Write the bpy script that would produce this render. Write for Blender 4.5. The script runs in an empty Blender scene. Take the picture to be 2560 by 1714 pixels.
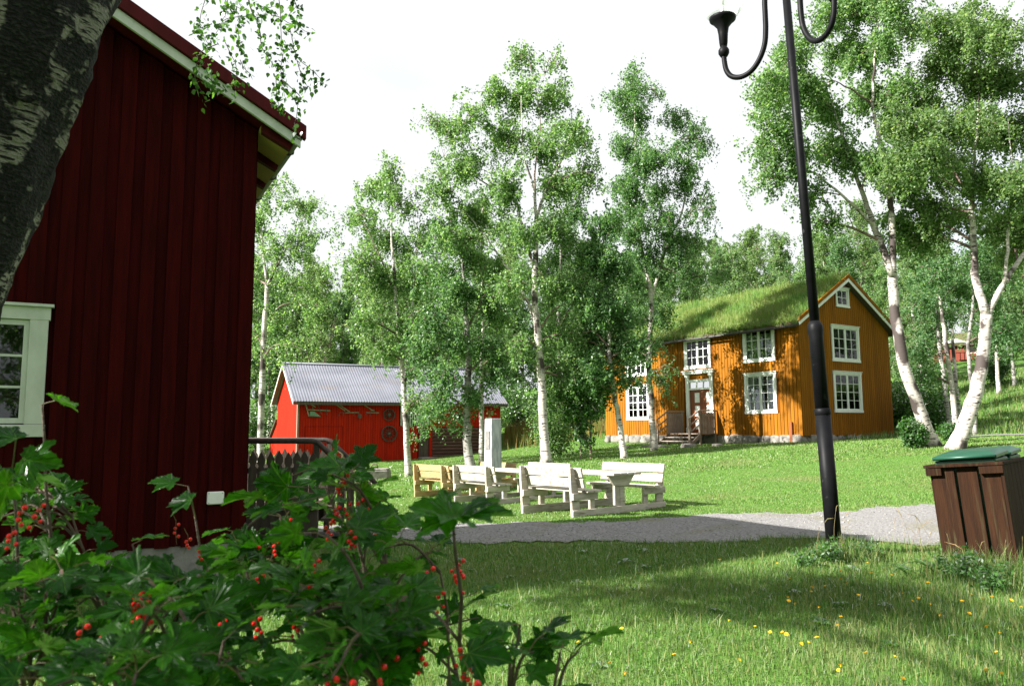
import bpy, math, random
import numpy as np
from mathutils import Vector, Matrix, Quaternion

# ---------------------------------------------------------------- camera, sky, sun
scene = bpy.context.scene
R = math.radians
PITCH, ROLL, EYE, FPX = 0.112, 0.006, 1.6, 1953.0          # radians, metres, focal length for a 2560 px wide frame
cam_d = bpy.data.cameras.new('camera')
cam = bpy.data.objects.new('camera', cam_d)
scene.collection.objects.link(cam)
cam_d.sensor_fit = 'HORIZONTAL'
cam_d.sensor_width = 36.0
cam_d.lens = 36.0 * FPX / 2560.0
cam_d.clip_start, cam_d.clip_end = 0.05, 1500.0
cam_d.dof.use_dof = True
cam_d.dof.focus_distance = 14.0
cam_d.dof.aperture_fstop = 9.0
cam.matrix_world = (Matrix.Translation((0, 0, EYE)) @ Matrix.Rotation(math.pi/2 + PITCH, 4, 'X') @ Matrix.Rotation(-ROLL, 4, 'Z'))
scene.camera = cam

SUN_EL, SUN_AZ = R(33.0), Vector((-0.95, -0.31))
SUN_AZ.normalize()
to_sun = Vector((SUN_AZ.x*math.cos(SUN_EL), SUN_AZ.y*math.cos(SUN_EL), math.sin(SUN_EL)))
sun_d = bpy.data.lights.new('sun', 'SUN')
sun_d.energy, sun_d.angle, sun_d.color = 5.0, R(0.53), (1.0, 0.965, 0.91)
sun = bpy.data.objects.new('sun', sun_d)
scene.collection.objects.link(sun)
sun.rotation_euler = (-to_sun).to_track_quat('-Z', 'Y').to_euler()

world = bpy.data.worlds.new('World')
scene.world = world
world.use_nodes = True
wn, wl = world.node_tree.nodes, world.node_tree.links
wn.clear()
w_out, w_bg = wn.new('ShaderNodeOutputWorld'), wn.new('ShaderNodeBackground')
w_sky = wn.new('ShaderNodeTexSky')
w_sky.sky_type = 'NISHITA'
w_sky.sun_disc = False
w_sky.sun_elevation, w_sky.sun_rotation = SUN_EL, math.atan2(SUN_AZ.x, SUN_AZ.y)
w_tc, w_noise, w_ramp, w_mix = wn.new('ShaderNodeTexCoord'), wn.new('ShaderNodeTexNoise'), wn.new('ShaderNodeValToRGB'), wn.new('ShaderNodeMix')
w_map = wn.new('ShaderNodeMapping')
w_map.inputs['Scale'].default_value = (1.0, 1.0, 2.2)
w_noise.inputs['Scale'].default_value = 2.6
w_noise.inputs['Detail'].default_value = 5.0
w_ramp.color_ramp.elements[0].position, w_ramp.color_ramp.elements[0].color = 0.30, (0.8, 0.8, 0.8, 1)
w_ramp.color_ramp.elements[1].position, w_ramp.color_ramp.elements[1].color = 0.46, (1, 1, 1, 1)
w_mix.data_type = 'RGBA'
w_mix.inputs[7].default_value = (3.0, 3.08, 3.15, 1)          # thin bright cloud
w_bg.inputs['Strength'].default_value = 0.1
wl.new(w_tc.outputs['Generated'], w_map.inputs['Vector'])
wl.new(w_map.outputs['Vector'], w_noise.inputs['Vector'])
wl.new(w_noise.outputs['Fac'], w_ramp.inputs['Fac'])
wl.new(w_ramp.outputs['Color'], w_mix.inputs[0])
wl.new(w_sky.outputs['Color'], w_mix.inputs[6])
wl.new(w_mix.outputs[2], w_bg.inputs['Color'])
wl.new(w_bg.outputs['Background'], w_out.inputs['Surface'])

vs = scene.view_settings
vs.view_transform, vs.look, vs.gamma, vs.use_curve_mapping = 'Standard', 'None', 1.0, False
vs.exposure = 1.78
scene.render.engine = 'CYCLES'
scene.cycles.max_bounces = 6
scene.cycles.diffuse_bounces = 3
scene.cycles.glossy_bounces = 3
scene.cycles.transmission_bounces = 5
scene.cycles.transparent_max_bounces = 8
scene.cycles.use_denoising = True

# ---------------------------------------------------------------- helpers
COL = scene.collection
rng = np.random.default_rng(7)
random.seed(7)

def at(px, py, Y):
    """world point at forward distance Y seen at pixel (px, py) of the 2560 px photograph (used to read off positions)"""
    u, v = px - 1280.0, py - 857.0
    cr, sr = math.cos(ROLL), math.sin(ROLL)
    u, v = u*cr - v*sr, u*sr + v*cr
    c, s = math.cos(PITCH), math.sin(PITCH)
    a, b = u/FPX, -v/FPX
    d = (a, c - b*s, s + b*c)
    return Vector((d[0]/d[1]*Y, Y, EYE + d[2]/d[1]*Y))

def project(P):
    P = np.asarray(P, float)
    x, y, z = P[:, 0], P[:, 1], P[:, 2] - EYE
    c, s = math.cos(PITCH), math.sin(PITCH)
    fw, up = y*c + z*s, -y*s + z*c
    fw_ = np.where(fw > 0.05, fw, 0.05)
    return 1280 + FPX*x/fw_, 857 - FPX*up/fw_, fw

def link(o, parent=None):
    COL.objects.link(o)
    if parent is not None:
        o.parent = parent
    return o

def tag(o, label=None, cat=None, group=None, kind=None):
    if label: o['label'] = label
    if cat: o['category'] = cat
    if group: o['group'] = group
    if kind: o['kind'] = kind
    return o

def thing(name, label, cat, loc=(0, 0, 0), rot=(0, 0, 0), group=None):
    o = bpy.data.objects.new(name, None)
    o.empty_display_size = 0.2
    link(o)
    o.location, o.rotation_euler = loc, rot
    return tag(o, label, cat, group)

def instance(name, mesh, parent=None, loc=(0, 0, 0), rot=None, scale=None):
    o = bpy.data.objects.new(name, mesh)
    link(o, parent)
    o.location = loc
    if rot is not None: o.rotation_euler = rot
    if scale is not None: o.scale = scale
    return o

class MB:
    def __init__(s): s.v, s.f = [], []
    def add(s, vs_, fs):
        n = len(s.v); s.v += [tuple(p) for p in vs_]; s.f += [tuple(i + n for i in f) for f in fs]; return s
    def box(s, x0, x1, y0, y1, z0, z1, M=None):
        v = [Vector((x, y, z)) for z in (z0, z1) for y in (y0, y1) for x in (x0, x1)]
        if M is not None: v = [M @ p for p in v]
        return s.add(v, [(0, 2, 3, 1), (4, 5, 7, 6), (0, 1, 5, 4), (2, 6, 7, 3), (0, 4, 6, 2), (1, 3, 7, 5)])
    def prism(s, poly, a0, a1, axis='y', M=None):
        """poly in the plane across axis, pushed from a0 to a1"""
        def P(p, a): return {'y': (p[0], a, p[1]), 'x': (a, p[0], p[1]), 'z': (p[0], p[1], a)}[axis]
        n = len(poly)
        v = [Vector(P(p, a0)) for p in poly] + [Vector(P(p, a1)) for p in poly]
        if M is not None: v = [M @ p for p in v]
        return s.add(v, [tuple(range(n))[::-1], tuple(range(n, 2*n))] + [(i, (i+1) % n, n+(i+1) % n, n+i) for i in range(n)])
    def tube(s, pts, rad, k=8, cap=True):
        pts = [Vector(p) for p in pts]
        if not hasattr(rad, '__len__'): rad = [rad]*len(pts)
        n0, up = len(s.v), None
        for i, p in enumerate(pts):
            t = (pts[min(i+1, len(pts)-1)] - pts[max(i-1, 0)])
            t = t.normalized() if t.length > 1e-9 else Vector((0, 0, 1))
            if up is None: up = Vector((1, 0, 0)) if abs(t.x) < 0.8 else Vector((0, 1, 0))
            a = (up - t*up.dot(t)).normalized(); b = t.cross(a); up = a
            for j in range(k):
                g = 2*math.pi*j/k
                q = p + (a*math.cos(g) + b*math.sin(g))*rad[i]
                s.v.append((q.x, q.y, q.z))
        for i in range(len(pts)-1):
            for j in range(k):
                s.f.append((n0+i*k+j, n0+i*k+(j+1) % k, n0+(i+1)*k+(j+1) % k, n0+(i+1)*k+j))
        if cap:
            s.f.append(tuple(n0+j for j in range(k))[::-1]); s.f.append(tuple(n0+(len(pts)-1)*k+j for j in range(k)))
        return s
    def lathe(s, prof, k=24, M=None):
        n0 = len(s.v)
        for r, z in prof:
            for j in range(k):
                g = 2*math.pi*j/k
                p = Vector((r*math.cos(g), r*math.sin(g), z))
                if M is not None: p = M @ p
                s.v.append((p.x, p.y, p.z))
        for i in range(len(prof)-1):
            for j in range(k):
                s.f.append((n0+i*k+j, n0+i*k+(j+1) % k, n0+(i+1)*k+(j+1) % k, n0+(i+1)*k+j))
        s.f.append(tuple(n0+j for j in range(k))[::-1]); s.f.append(tuple(n0+(len(prof)-1)*k+j for j in range(k)))
        return s
    def mesh(s, name, mat, smooth=False, bevel=0):
        me = bpy.data.meshes.new(name)
        me.from_pydata(s.v, [], s.f)
        if mat is not None: me.materials.append(mat)
        if smooth: me.polygons.foreach_set('use_smooth', [True]*len(me.polygons))
        me.update()
        return me
    def build(s, name, mat, parent=None, smooth=False, bevel=0):
        o = bpy.data.objects.new(name, s.mesh(name, mat, smooth))
        link(o, parent)
        if bevel:
            m = o.modifiers.new('bevel', 'BEVEL'); m.width = bevel; m.segments = 1; m.limit_method = 'ANGLE'
        return o

def smooth_line(pts, n=5):
    """Catmull-Rom through (x,y,z,r) points"""
    P = [np.array(p, float) for p in pts]
    P = [2*P[0]-P[1]] + P + [2*P[-1]-P[-2]]
    out_ = []
    for i in range(1, len(P)-2):
        for k in range(n):
            t = k/n
            a, b, c, d = P[i-1], P[i], P[i+1], P[i+2]
            out_.append(.5*((2*b)+(-a+c)*t+(2*a-5*b+4*c-d)*t*t+(-a+3*b-3*c+d)*t**3))
    out_.append(P[-2]); return np.array(out_)

def np_mesh(name, V, F, mat, smooth=False):
    V = np.ascontiguousarray(V, np.float32); F = np.ascontiguousarray(F, np.int32)
    me = bpy.data.meshes.new(name)
    k = F.shape[1]
    me.vertices.add(len(V)); me.vertices.foreach_set('co', V.ravel())
    me.loops.add(F.size); me.loops.foreach_set('vertex_index', F.ravel())
    me.polygons.add(len(F))
    me.polygons.foreach_set('loop_start', np.arange(0, F.size, k, dtype=np.int32))
    if smooth: me.polygons.foreach_set('use_smooth', np.ones(len(F), bool))
    if mat is not None: me.materials.append(mat)
    me.update(calc_edges=True)
    return me

# ---------------------------------------------------------------- materials
def new_mat(name):
    m = bpy.data.materials.new(name); m.use_nodes = True
    nt = m.node_tree; nt.nodes.clear()
    out = nt.nodes.new('ShaderNodeOutputMaterial')
    return m, nt, out

def surf(name, c1, c2=None, rough=0.6, scale=4.0, stretch=(1, 1, 1), detail=4.0, bump=0.0, bscale=None, lo=0.35, hi=0.65,
         spec=0.4, island=0.0, metallic=0.0, bstretch=None, dirt=None, sheen=0.0):
    """principled with noise between two colours, optional per-piece brightness shift, dirt colour and bump"""
    m, nt, out = new_mat(name)
    N, L = nt.nodes, nt.links
    p = N.new('ShaderNodeBsdfPrincipled')
    p.inputs['Roughness'].default_value = rough
    p.inputs['Specular IOR Level'].default_value = spec
    p.inputs['Metallic'].default_value = metallic
    tc = N.new('ShaderNodeTexCoord')
    mp = N.new('ShaderNodeMapping'); mp.inputs['Scale'].default_value = stretch
    L.new(tc.outputs['Object'], mp.inputs['Vector'])
    col = None
    if c2 is None: c2 = tuple(x*0.75 for x in c1)
    nz = N.new('ShaderNodeTexNoise'); nz.inputs['Scale'].default_value = scale; nz.inputs['Detail'].default_value = detail
    L.new(mp.outputs['Vector'], nz.inputs['Vector'])
    rp = N.new('ShaderNodeValToRGB')
    rp.color_ramp.elements[0].position, rp.color_ramp.elements[1].position = lo, hi
    rp.color_ramp.elements[0].color, rp.color_ramp.elements[1].color = (*c1, 1), (*c2, 1)
    L.new(nz.outputs['Fac'], rp.inputs['Fac'])
    col = rp.outputs['Color']
    if dirt:
        dcol, dscale, dlo, dhi = dirt
        n2 = N.new('ShaderNodeTexNoise'); n2.inputs['Scale'].default_value = dscale; n2.inputs['Detail'].default_value = 6.0
        L.new(mp.outputs['Vector'], n2.inputs['Vector'])
        r2 = N.new('ShaderNodeMapRange'); r2.inputs['From Min'].default_value, r2.inputs['From Max'].default_value = dlo, dhi
        L.new(n2.outputs['Fac'], r2.inputs['Value'])
        mx = N.new('ShaderNodeMix'); mx.data_type = 'RGBA'
        L.new(r2.outputs['Result'], mx.inputs[0]); L.new(col, mx.inputs[6]); mx.inputs[7].default_value = (*dcol, 1)
        col = mx.outputs[2]
    if island:
        oi = N.new('ShaderNodeObjectInfo')
        mr = N.new('ShaderNodeMapRange'); mr.inputs['To Min'].default_value, mr.inputs['To Max'].default_value = 1-island, 1+island
        L.new(oi.outputs['Random'], mr.inputs['Value'])
        hs = N.new('ShaderNodeHueSaturation')
        L.new(mr.outputs['Result'], hs.inputs['Value']); L.new(col, hs.inputs['Color'])
        col = hs.outputs['Color']
    L.new(col, p.inputs['Base Color'])
    if bump:
        b = N.new('ShaderNodeBump'); b.inputs['Strength'].default_value = bump; b.inputs['Distance'].default_value = 0.02
        n3 = N.new('ShaderNodeTexNoise'); n3.inputs['Scale'].default_value = bscale or scale*3; n3.inputs['Detail'].default_value = 5.0
        if bstretch:
            m3 = N.new('ShaderNodeMapping'); m3.inputs['Scale'].default_value = bstretch
            L.new(tc.outputs['Object'], m3.inputs['Vector']); L.new(m3.outputs['Vector'], n3.inputs['Vector'])
        else:
            L.new(mp.outputs['Vector'], n3.inputs['Vector'])
        L.new(n3.outputs['Fac'], b.inputs['Height']); L.new(b.outputs['Normal'], p.inputs['Normal'])
    L.new(p.outputs['BSDF'], out.inputs['Surface'])
    return m

def leafy(name, cols, trans, tfac=0.4, gloss=0.06, rough=0.35, island=True, patch=None, objrand=False, veins=False):
    """thin leaf: diffuse + translucent + a little gloss; cols = ramp of leaf colours picked per leaf"""
    m, nt, out = new_mat(name)
    N, L = nt.nodes, nt.links
    rp = N.new('ShaderNodeValToRGB')
    while len(rp.color_ramp.elements) < len(cols): rp.color_ramp.elements.new(0.5)
    for i, c in enumerate(cols):
        rp.color_ramp.elements[i].position = i/max(1, len(cols)-1); rp.color_ramp.elements[i].color = (*c, 1)
    if objrand:
        g = N.new('ShaderNodeObjectInfo'); L.new(g.outputs['Random'], rp.inputs['Fac'])
    else:
        g = N.new('ShaderNodeNewGeometry'); L.new(g.outputs['Random Per Island'], rp.inputs['Fac'])
    col = rp.outputs['Color']
    if patch:
        pcol, pscale, plo, phi = patch
        tc = N.new('ShaderNodeTexCoord'); nz = N.new('ShaderNodeTexNoise'); nz.inputs['Scale'].default_value = pscale; nz.inputs['Detail'].default_value = 3.0
        L.new(tc.outputs['Object'], nz.inputs['Vector'])
        mr = N.new('ShaderNodeMapRange'); mr.inputs['From Min'].default_value, mr.inputs['From Max'].default_value = plo, phi
        L.new(nz.outputs['Fac'], mr.inputs['Value'])
        mx = N.new('ShaderNodeMix'); mx.data_type = 'RGBA'
        L.new(mr.outputs['Result'], mx.inputs[0]); L.new(col, mx.inputs[6]); mx.inputs[7].default_value = (*pcol, 1)
        col = mx.outputs[2]
    if veins:           # paler veins fanning out from the leaf base, and mottling
        tc = N.new('ShaderNodeTexCoord'); sx = N.new('ShaderNodeSeparateXYZ'); L.new(tc.outputs['Object'], sx.inputs[0])
        def mth(op, a_, b_=None):
            n_ = N.new('ShaderNodeMath'); n_.operation = op
            for k_, v_ in ((0, a_), (1, b_)):
                if v_ is None: continue
                if isinstance(v_, float): n_.inputs[k_].default_value = v_
                else: L.new(v_, n_.inputs[k_])
            return n_.outputs[0]
        ang = mth('ARCTAN2', sx.outputs[0], sx.outputs[1]); pp = mth('PINGPONG', mth('DIVIDE', ang, .803), .5)
        rad_ = mth('SQRT', mth('ADD', mth('MULTIPLY', sx.outputs[0], sx.outputs[0]), mth('MULTIPLY', sx.outputs[1], sx.outputs[1])))
        vr = N.new('ShaderNodeMapRange'); vr.inputs['From Min'].default_value, vr.inputs['From Max'].default_value, vr.inputs['To Min'].default_value, vr.inputs['To Max'].default_value = .004, .022, .55, 0.0
        L.new(mth('MULTIPLY', pp, rad_), vr.inputs['Value'])
        mv = N.new('ShaderNodeMix'); mv.data_type = 'RGBA'; L.new(vr.outputs['Result'], mv.inputs[0]); L.new(col, mv.inputs[6]); mv.inputs[7].default_value = (.10, .20, .03, 1)
        nm = N.new('ShaderNodeTexNoise'); nm.inputs['Scale'].default_value = 5.0; L.new(tc.outputs['Object'], nm.inputs['Vector'])
        mr_ = N.new('ShaderNodeMapRange'); mr_.inputs['From Min'].default_value, mr_.inputs['From Max'].default_value, mr_.inputs['To Min'].default_value, mr_.inputs['To Max'].default_value = .3, .7, .65, 1.35
        L.new(nm.outputs['Fac'], mr_.inputs['Value']); hv = N.new('ShaderNodeHueSaturation'); L.new(mr_.outputs['Result'], hv.inputs['Value']); L.new(mv.outputs[2], hv.inputs['Color']); col = hv.outputs['Color']
    d, t, gl = N.new('ShaderNodeBsdfDiffuse'), N.new('ShaderNodeBsdfTranslucent'), N.new('ShaderNodeBsdfGlossy')
    gl.inputs['Roughness'].default_value = rough
    mxc = N.new('ShaderNodeMix'); mxc.data_type = 'RGBA'; mxc.blend_type = 'MULTIPLY'; mxc.inputs[0].default_value = 1.0
    L.new(col, mxc.inputs[6]); mxc.inputs[7].default_value = (*trans, 1)
    L.new(col, d.inputs['Color']); L.new(mxc.outputs[2], t.inputs['Color'])
    m1, m2 = N.new('ShaderNodeMixShader'), N.new('ShaderNodeMixShader')
    m1.inputs[0].default_value = tfac
    L.new(d.outputs[0], m1.inputs[1]); L.new(t.outputs[0], m1.inputs[2])
    if gloss:
        fr = N.new('ShaderNodeFresnel'); fr.inputs['IOR'].default_value = 1.4
        ml = N.new('ShaderNodeMath'); ml.operation = 'MULTIPLY'; ml.inputs[1].default_value = gloss*10
        L.new(fr.outputs[0], ml.inputs[0]); L.new(ml.outputs[0], m2.inputs[0])
        L.new(m1.outputs[0], m2.inputs[1]); L.new(gl.outputs[0], m2.inputs[2])
        L.new(m2.outputs[0], out.inputs['Surface'])
    else:
        L.new(m1.outputs[0], out.inputs['Surface'])
    return m

def birch_bark(name, white, dark, patch_lo=0.56, patch_hi=0.64, mark=0.60, big=1.1, mscale=9.0, bump=0.5, rough_dark=False):
    m, nt, out = new_mat(name)
    N, L = nt.nodes, nt.links
    p = N.new('ShaderNodeBsdfPrincipled'); p.inputs['Roughness'].default_value = 0.75; p.inputs['Specular IOR Level'].default_value = 0.2
    tc = N.new('ShaderNodeTexCoord')
    def noise(scale, stretch, detail=4):
        mp = N.new('ShaderNodeMapping'); mp.inputs['Scale'].default_value = stretch
        nz = N.new('ShaderNodeTexNoise'); nz.inputs['Scale'].default_value = scale; nz.inputs['Detail'].default_value = detail
        L.new(tc.outputs['Object'], mp.inputs['Vector']); L.new(mp.outputs['Vector'], nz.inputs['Vector'])
        return nz.outputs['Fac']
    def rng_(v, lo, hi):
        r = N.new('ShaderNodeMapRange'); r.inputs['From Min'].default_value, r.inputs['From Max'].default_value = lo, hi
        L.new(v, r.inputs['Value']); return r.outputs['Result']
    def mix(f, a, b):
        x = N.new('ShaderNodeMix'); x.data_type = 'RGBA'; L.new(f, x.inputs[0])
        if isinstance(a, tuple): x.inputs[6].default_value = (*a, 1)
        else: L.new(a, x.inputs[6])
        if isinstance(b, tuple): x.inputs[7].default_value = (*b, 1)
        else: L.new(b, x.inputs[7])
        return x.outputs[2]
    lent = noise(mscale, (0.55, 0.55, 3.2), 5)
    tone = noise(2.0, (1, 1, 1), 4)
    blot = noise(big, (1.2, 1.2, 0.9), 6)
    c = mix(rng_(tone, 0.35, 0.7), white, tuple(x*0.62 for x in white))
    c = mix(rng_(lent, mark, mark+0.05), c, dark)
    if rough_dark:      # lichen grown black bark, with grey green specks
        fine = noise(55.0, (1, 1, 1.6), 6); edge_ = noise(14.0, (1, 1, 1.5), 6)
        dk = mix(rng_(fine, .50, .68), tuple(x*1.0 for x in dark), (0.026, 0.028, 0.020))
        ad = N.new('ShaderNodeMath'); ad.operation = 'MULTIPLY_ADD'; ad.inputs[1].default_value = .35; L.new(edge_, ad.inputs[0]); L.new(blot, ad.inputs[2])
        sb = N.new('ShaderNodeMath'); sb.operation = 'SUBTRACT'; sb.inputs[1].default_value = .175; L.new(ad.outputs[0], sb.inputs[0])
        c = mix(rng_(sb.outputs[0], patch_lo, patch_hi), c, dk)
        mxh = N.new('ShaderNodeMath'); mxh.operation = 'MULTIPLY_ADD'; mxh.inputs[1].default_value = 1.4; L.new(fine, mxh.inputs[0]); L.new(lent, mxh.inputs[2]); lent = mxh.outputs[0]
    else:
        c = mix(rng_(blot, patch_lo, patch_hi), c, tuple(x*1.3 for x in dark))
    L.new(c, p.inputs['Base Color'])
    b = N.new('ShaderNodeBump'); b.inputs['Strength'].default_value = bump; b.inputs['Distance'].default_value = 0.015
    L.new(lent, b.inputs['Height']); L.new(b.outputs['Normal'], p.inputs['Normal'])
    L.new(p.outputs['BSDF'], out.inputs['Surface'])
    return m

def glass_mat(name, tint=(0.9, 0.95, 0.95), rough=0.02):
    m, nt, out = new_mat(name)
    N, L = nt.nodes, nt.links
    t, g, mx, fr = N.new('ShaderNodeBsdfTransparent'), N.new('ShaderNodeBsdfGlossy'), N.new('ShaderNodeMixShader'), N.new('ShaderNodeFresnel')
    t.inputs['Color'].default_value = (*tint, 1); g.inputs['Roughness'].default_value = rough
    fr.inputs['IOR'].default_value = 1.52
    L.new(fr.outputs[0], mx.inputs[0]); L.new(t.outputs[0], mx.inputs[1]); L.new(g.outputs[0], mx.inputs[2])
    L.new(mx.outputs[0], out.inputs['Surface'])
    return m

M = {}
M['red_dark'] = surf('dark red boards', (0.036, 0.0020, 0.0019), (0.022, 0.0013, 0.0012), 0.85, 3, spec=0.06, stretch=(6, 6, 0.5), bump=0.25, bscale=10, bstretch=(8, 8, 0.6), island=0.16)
M['red_verge'] = surf('dark red verge', (0.075, 0.006, 0.008), (0.055, 0.005, 0.006), 0.6, 3, (6, 6, 1), spec=0.1)
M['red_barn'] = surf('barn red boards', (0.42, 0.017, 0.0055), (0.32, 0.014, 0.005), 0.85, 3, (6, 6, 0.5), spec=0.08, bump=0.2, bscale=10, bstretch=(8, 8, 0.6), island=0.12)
M['orange'] = surf('ochre boards', (0.272, 0.104, 0.007), (0.215, 0.079, 0.006), 0.8, 2.5, (5, 5, 0.45), spec=0.1, dirt=((0.155, 0.062, 0.010), 0.55, 0.52, 0.85), bump=0.2, bscale=10, bstretch=(8, 8, 0.6), island=0.10)
M['ochre_gap_shade'] = surf('ochre backing with gap shade', (0.13, 0.040, 0.004), (0.10, 0.030, 0.003), 0.85, 3, (5, 5, 0.5), spec=0.05)  # backing coloured darker to stand in for shade in the board gaps
M['red_gap_shade'] = surf('barn backing with gap shade', (0.15, 0.006, 0.003), (0.11, 0.005, 0.002), 0.85, 3, (5, 5, 0.5), spec=0.05)  # barn backing, gap shade put into its darker colour
M['ochre_dark'] = surf('brown door', (0.22, 0.06, 0.012), (0.17, 0.045, 0.01), 0.6, 3, (5, 5, 0.5))
M['white'] = surf('white paint', (0.78, 0.79, 0.76), (0.70, 0.72, 0.68), 0.5, 5, (2, 2, 1), bump=0.08)
M['white_green'] = surf('weathered white paint', (0.50, 0.53, 0.48), (0.42, 0.45, 0.40), 0.5, 4, (2, 2, 1), bump=0.08)
M['soffit'] = surf('yellowed soffit board', (0.42, 0.30, 0.09), (0.34, 0.24, 0.07), 0.6, 4)
M['black_metal'] = surf('black enamel', (0.0035, 0.0035, 0.0045), (0.006, 0.006, 0.007), 0.5, 6, spec=0.10, bump=0.03, dirt=((0.03, 0.03, 0.03), 9, 0.66, 0.74))
M['dark_metal'] = surf('dark gutter metal', (0.03, 0.025, 0.03), (0.045, 0.035, 0.04), 0.45, 5)
M['iron'] = surf('old iron', (0.06, 0.04, 0.035), (0.10, 0.07, 0.06), 0.7, 8, bump=0.3)
M['green_paint'] = surf('faded green paint', (0.16, 0.26, 0.18), (0.10, 0.18, 0.12), 0.6, 8)
M['concrete'] = surf('concrete plinth', (0.24, 0.23, 0.21), (0.16, 0.155, 0.145), 0.9, 5, bump=0.4, bscale=30)
M['grey_wood'] = surf('grey weathered wood', (0.47, 0.43, 0.36), (0.36, 0.32, 0.265), 0.85, 4, (1, 6, 6), bump=0.35, bscale=12, bstretch=(1, 12, 12), island=0.12, dirt=((0.16, 0.13, 0.095), 2.5, 0.58, 0.75), spec=0.1)
M['new_wood'] = surf('orange oiled pine', (0.44, 0.31, 0.15), (0.33, 0.22, 0.10), 0.75, 4, (1, 6, 6), bump=0.25, bscale=12, bstretch=(1, 12, 12), island=0.10)
M['old_wood'] = surf('old dark timber', (0.105, 0.080, 0.062), (0.060, 0.045, 0.036), 0.85, 4, (5, 5, 0.7), bump=0.5, bscale=12, bstretch=(9, 9, 0.8), island=0.2)
M['picket'] = surf('weathered picket wood', (0.085, 0.068, 0.048), (0.052, 0.042, 0.030), 0.85, 4, (6, 6, 0.7), bump=0.4, bscale=12, bstretch=(9, 9, 0.8), island=0.15)
M['rail_wood'] = surf('worn grey brown rail wood', (0.26, 0.20, 0.16), (0.17, 0.13, 0.10), 0.8, 5, (4, 4, 1), bump=0.3, island=0.15)
M['porch_rail'] = surf('dark worn handrail', (0.085, 0.062, 0.050), (0.050, 0.037, 0.030), 0.8, 5, (4, 4, 1), bump=0.3, island=0.15)
M['wheel_wood'] = surf('dark old wheel wood', (0.085, 0.058, 0.050), (0.05, 0.035, 0.03), 0.85, 8, spec=0.1)
M['tool_wood'] = surf('old tool wood', (0.30, 0.25, 0.18), (0.18, 0.14, 0.10), 0.8, 6, bump=0.3)
M['log'] = surf('tarred logs', (0.105, 0.050, 0.038), (0.065, 0.030, 0.024), 0.8, 4, (0.6, 5, 5), bump=0.5, bscale=10, bstretch=(0.8, 10, 10), island=0.15)
M['bin_wood'] = surf('red brown stained planks', (0.030, 0.0125, 0.0055), (0.016, 0.0075, 0.0038), 0.85, 3.5, (7, 7, 0.5), bump=0.4, bscale=10, bstretch=(10, 10, 0.7), island=0.15, dirt=((0.042, 0.034, 0.016), 3.0, 0.56, 0.72), spec=0.10)
M['bin_green'] = surf('green plastic', (0.007, 0.050, 0.028), (0.010, 0.062, 0.035), 0.4, 8, spec=0.5, bump=0.03)
M['steel_roof'] = surf('grey corrugated steel', (0.23, 0.235, 0.275), (0.17, 0.175, 0.21), 0.5, 1.3, (0.4, 1, 1), metallic=0.15, dirt=((0.22, 0.20, 0.20), 2.0, 0.58, 0.75))
M['stone'] = surf('grey field stone', (0.27, 0.245, 0.22), (0.15, 0.14, 0.125), 0.9, 4, bump=0.6, bscale=14, island=0.2, dirt=((0.10, 0.10, 0.06), 5, 0.58, 0.7))
M['marble'] = surf('grey veined stone', (0.40, 0.41, 0.43), (0.26, 0.275, 0.30), 0.7, 5, (3, 3, 0.6), detail=8, bump=0.25, bscale=9, lo=0.4, hi=0.6)
M['plaque'] = surf('dark bronze plaque', (0.20, 0.19, 0.18), (0.14, 0.135, 0.13), 0.5, 12, bump=0.5, bscale=40)
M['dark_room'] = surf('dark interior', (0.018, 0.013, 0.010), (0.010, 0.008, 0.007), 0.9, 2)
M['curtain'] = surf('pale curtain', (0.55, 0.55, 0.53), (0.42, 0.42, 0.42), 0.9, 12, (8, 8, 0.5))
M['glass'] = glass_mat('window glass')
M['bark'] = birch_bark('birch bark', (0.56, 0.51, 0.46), (0.045, 0.035, 0.032), 0.53, 0.60, 0.565)
M['bark_grey'] = birch_bark('grey birch bark', (0.36, 0.34, 0.31), (0.05, 0.045, 0.04), 0.50, 0.62, 0.56)
M['bark_near'] = birch_bark('old birch bark', (0.26, 0.245, 0.205), (0.004, 0.0045, 0.0035), 0.42, 0.47, 0.525, 5.0, 30.0, 1.0, rough_dark=True)
M['branch'] = surf('birch branch', (0.24, 0.165, 0.135), (0.10, 0.072, 0.062), 0.8, 5)
M['twig'] = surf('thin dark twig', (0.035, 0.024, 0.018), (0.05, 0.034, 0.024), 0.8, 10)
M['currant_stem'] = surf('currant stem', (0.055, 0.036, 0.026), (0.10, 0.075, 0.055), 0.85, 30, bump=0.5, bscale=80)
M['petiole'] = surf('green petiole', (0.09, 0.10, 0.03), (0.11, 0.06, 0.03), 0.6, 30)
M['birch_leaf'] = leafy('birch leaves', [(0.066, 0.140, 0.048), (0.114, 0.218, 0.078), (0.168, 0.284, 0.112), (0.275, 0.370, 0.195)], (1.45, 1.5, 0.75), 0.55, 0.008, 0.5)
M['birch_leaf_warm'] = leafy('birch leaves, warmer', [(0.066, 0.132, 0.044), (0.114, 0.202, 0.072), (0.168, 0.262, 0.102), (0.265, 0.338, 0.172)], (1.45, 1.5, 0.75), 0.55, 0.008, 0.5)
M['birch_leaf_dark'] = leafy('birch leaves, darker', [(0.046, 0.112, 0.042), (0.080, 0.174, 0.066), (0.122, 0.232, 0.094), (0.200, 0.305, 0.158)], (1.45, 1.5, 0.75), 0.54, 0.008, 0.5)
M['far_leaf'] = leafy('birch leaves, far', [(0.070, 0.145, 0.052), (0.124, 0.220, 0.086), (0.182, 0.280, 0.124), (0.262, 0.345, 0.188)], (1.45, 1.5, 0.8), 0.55, 0.006, 0.5)
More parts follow.
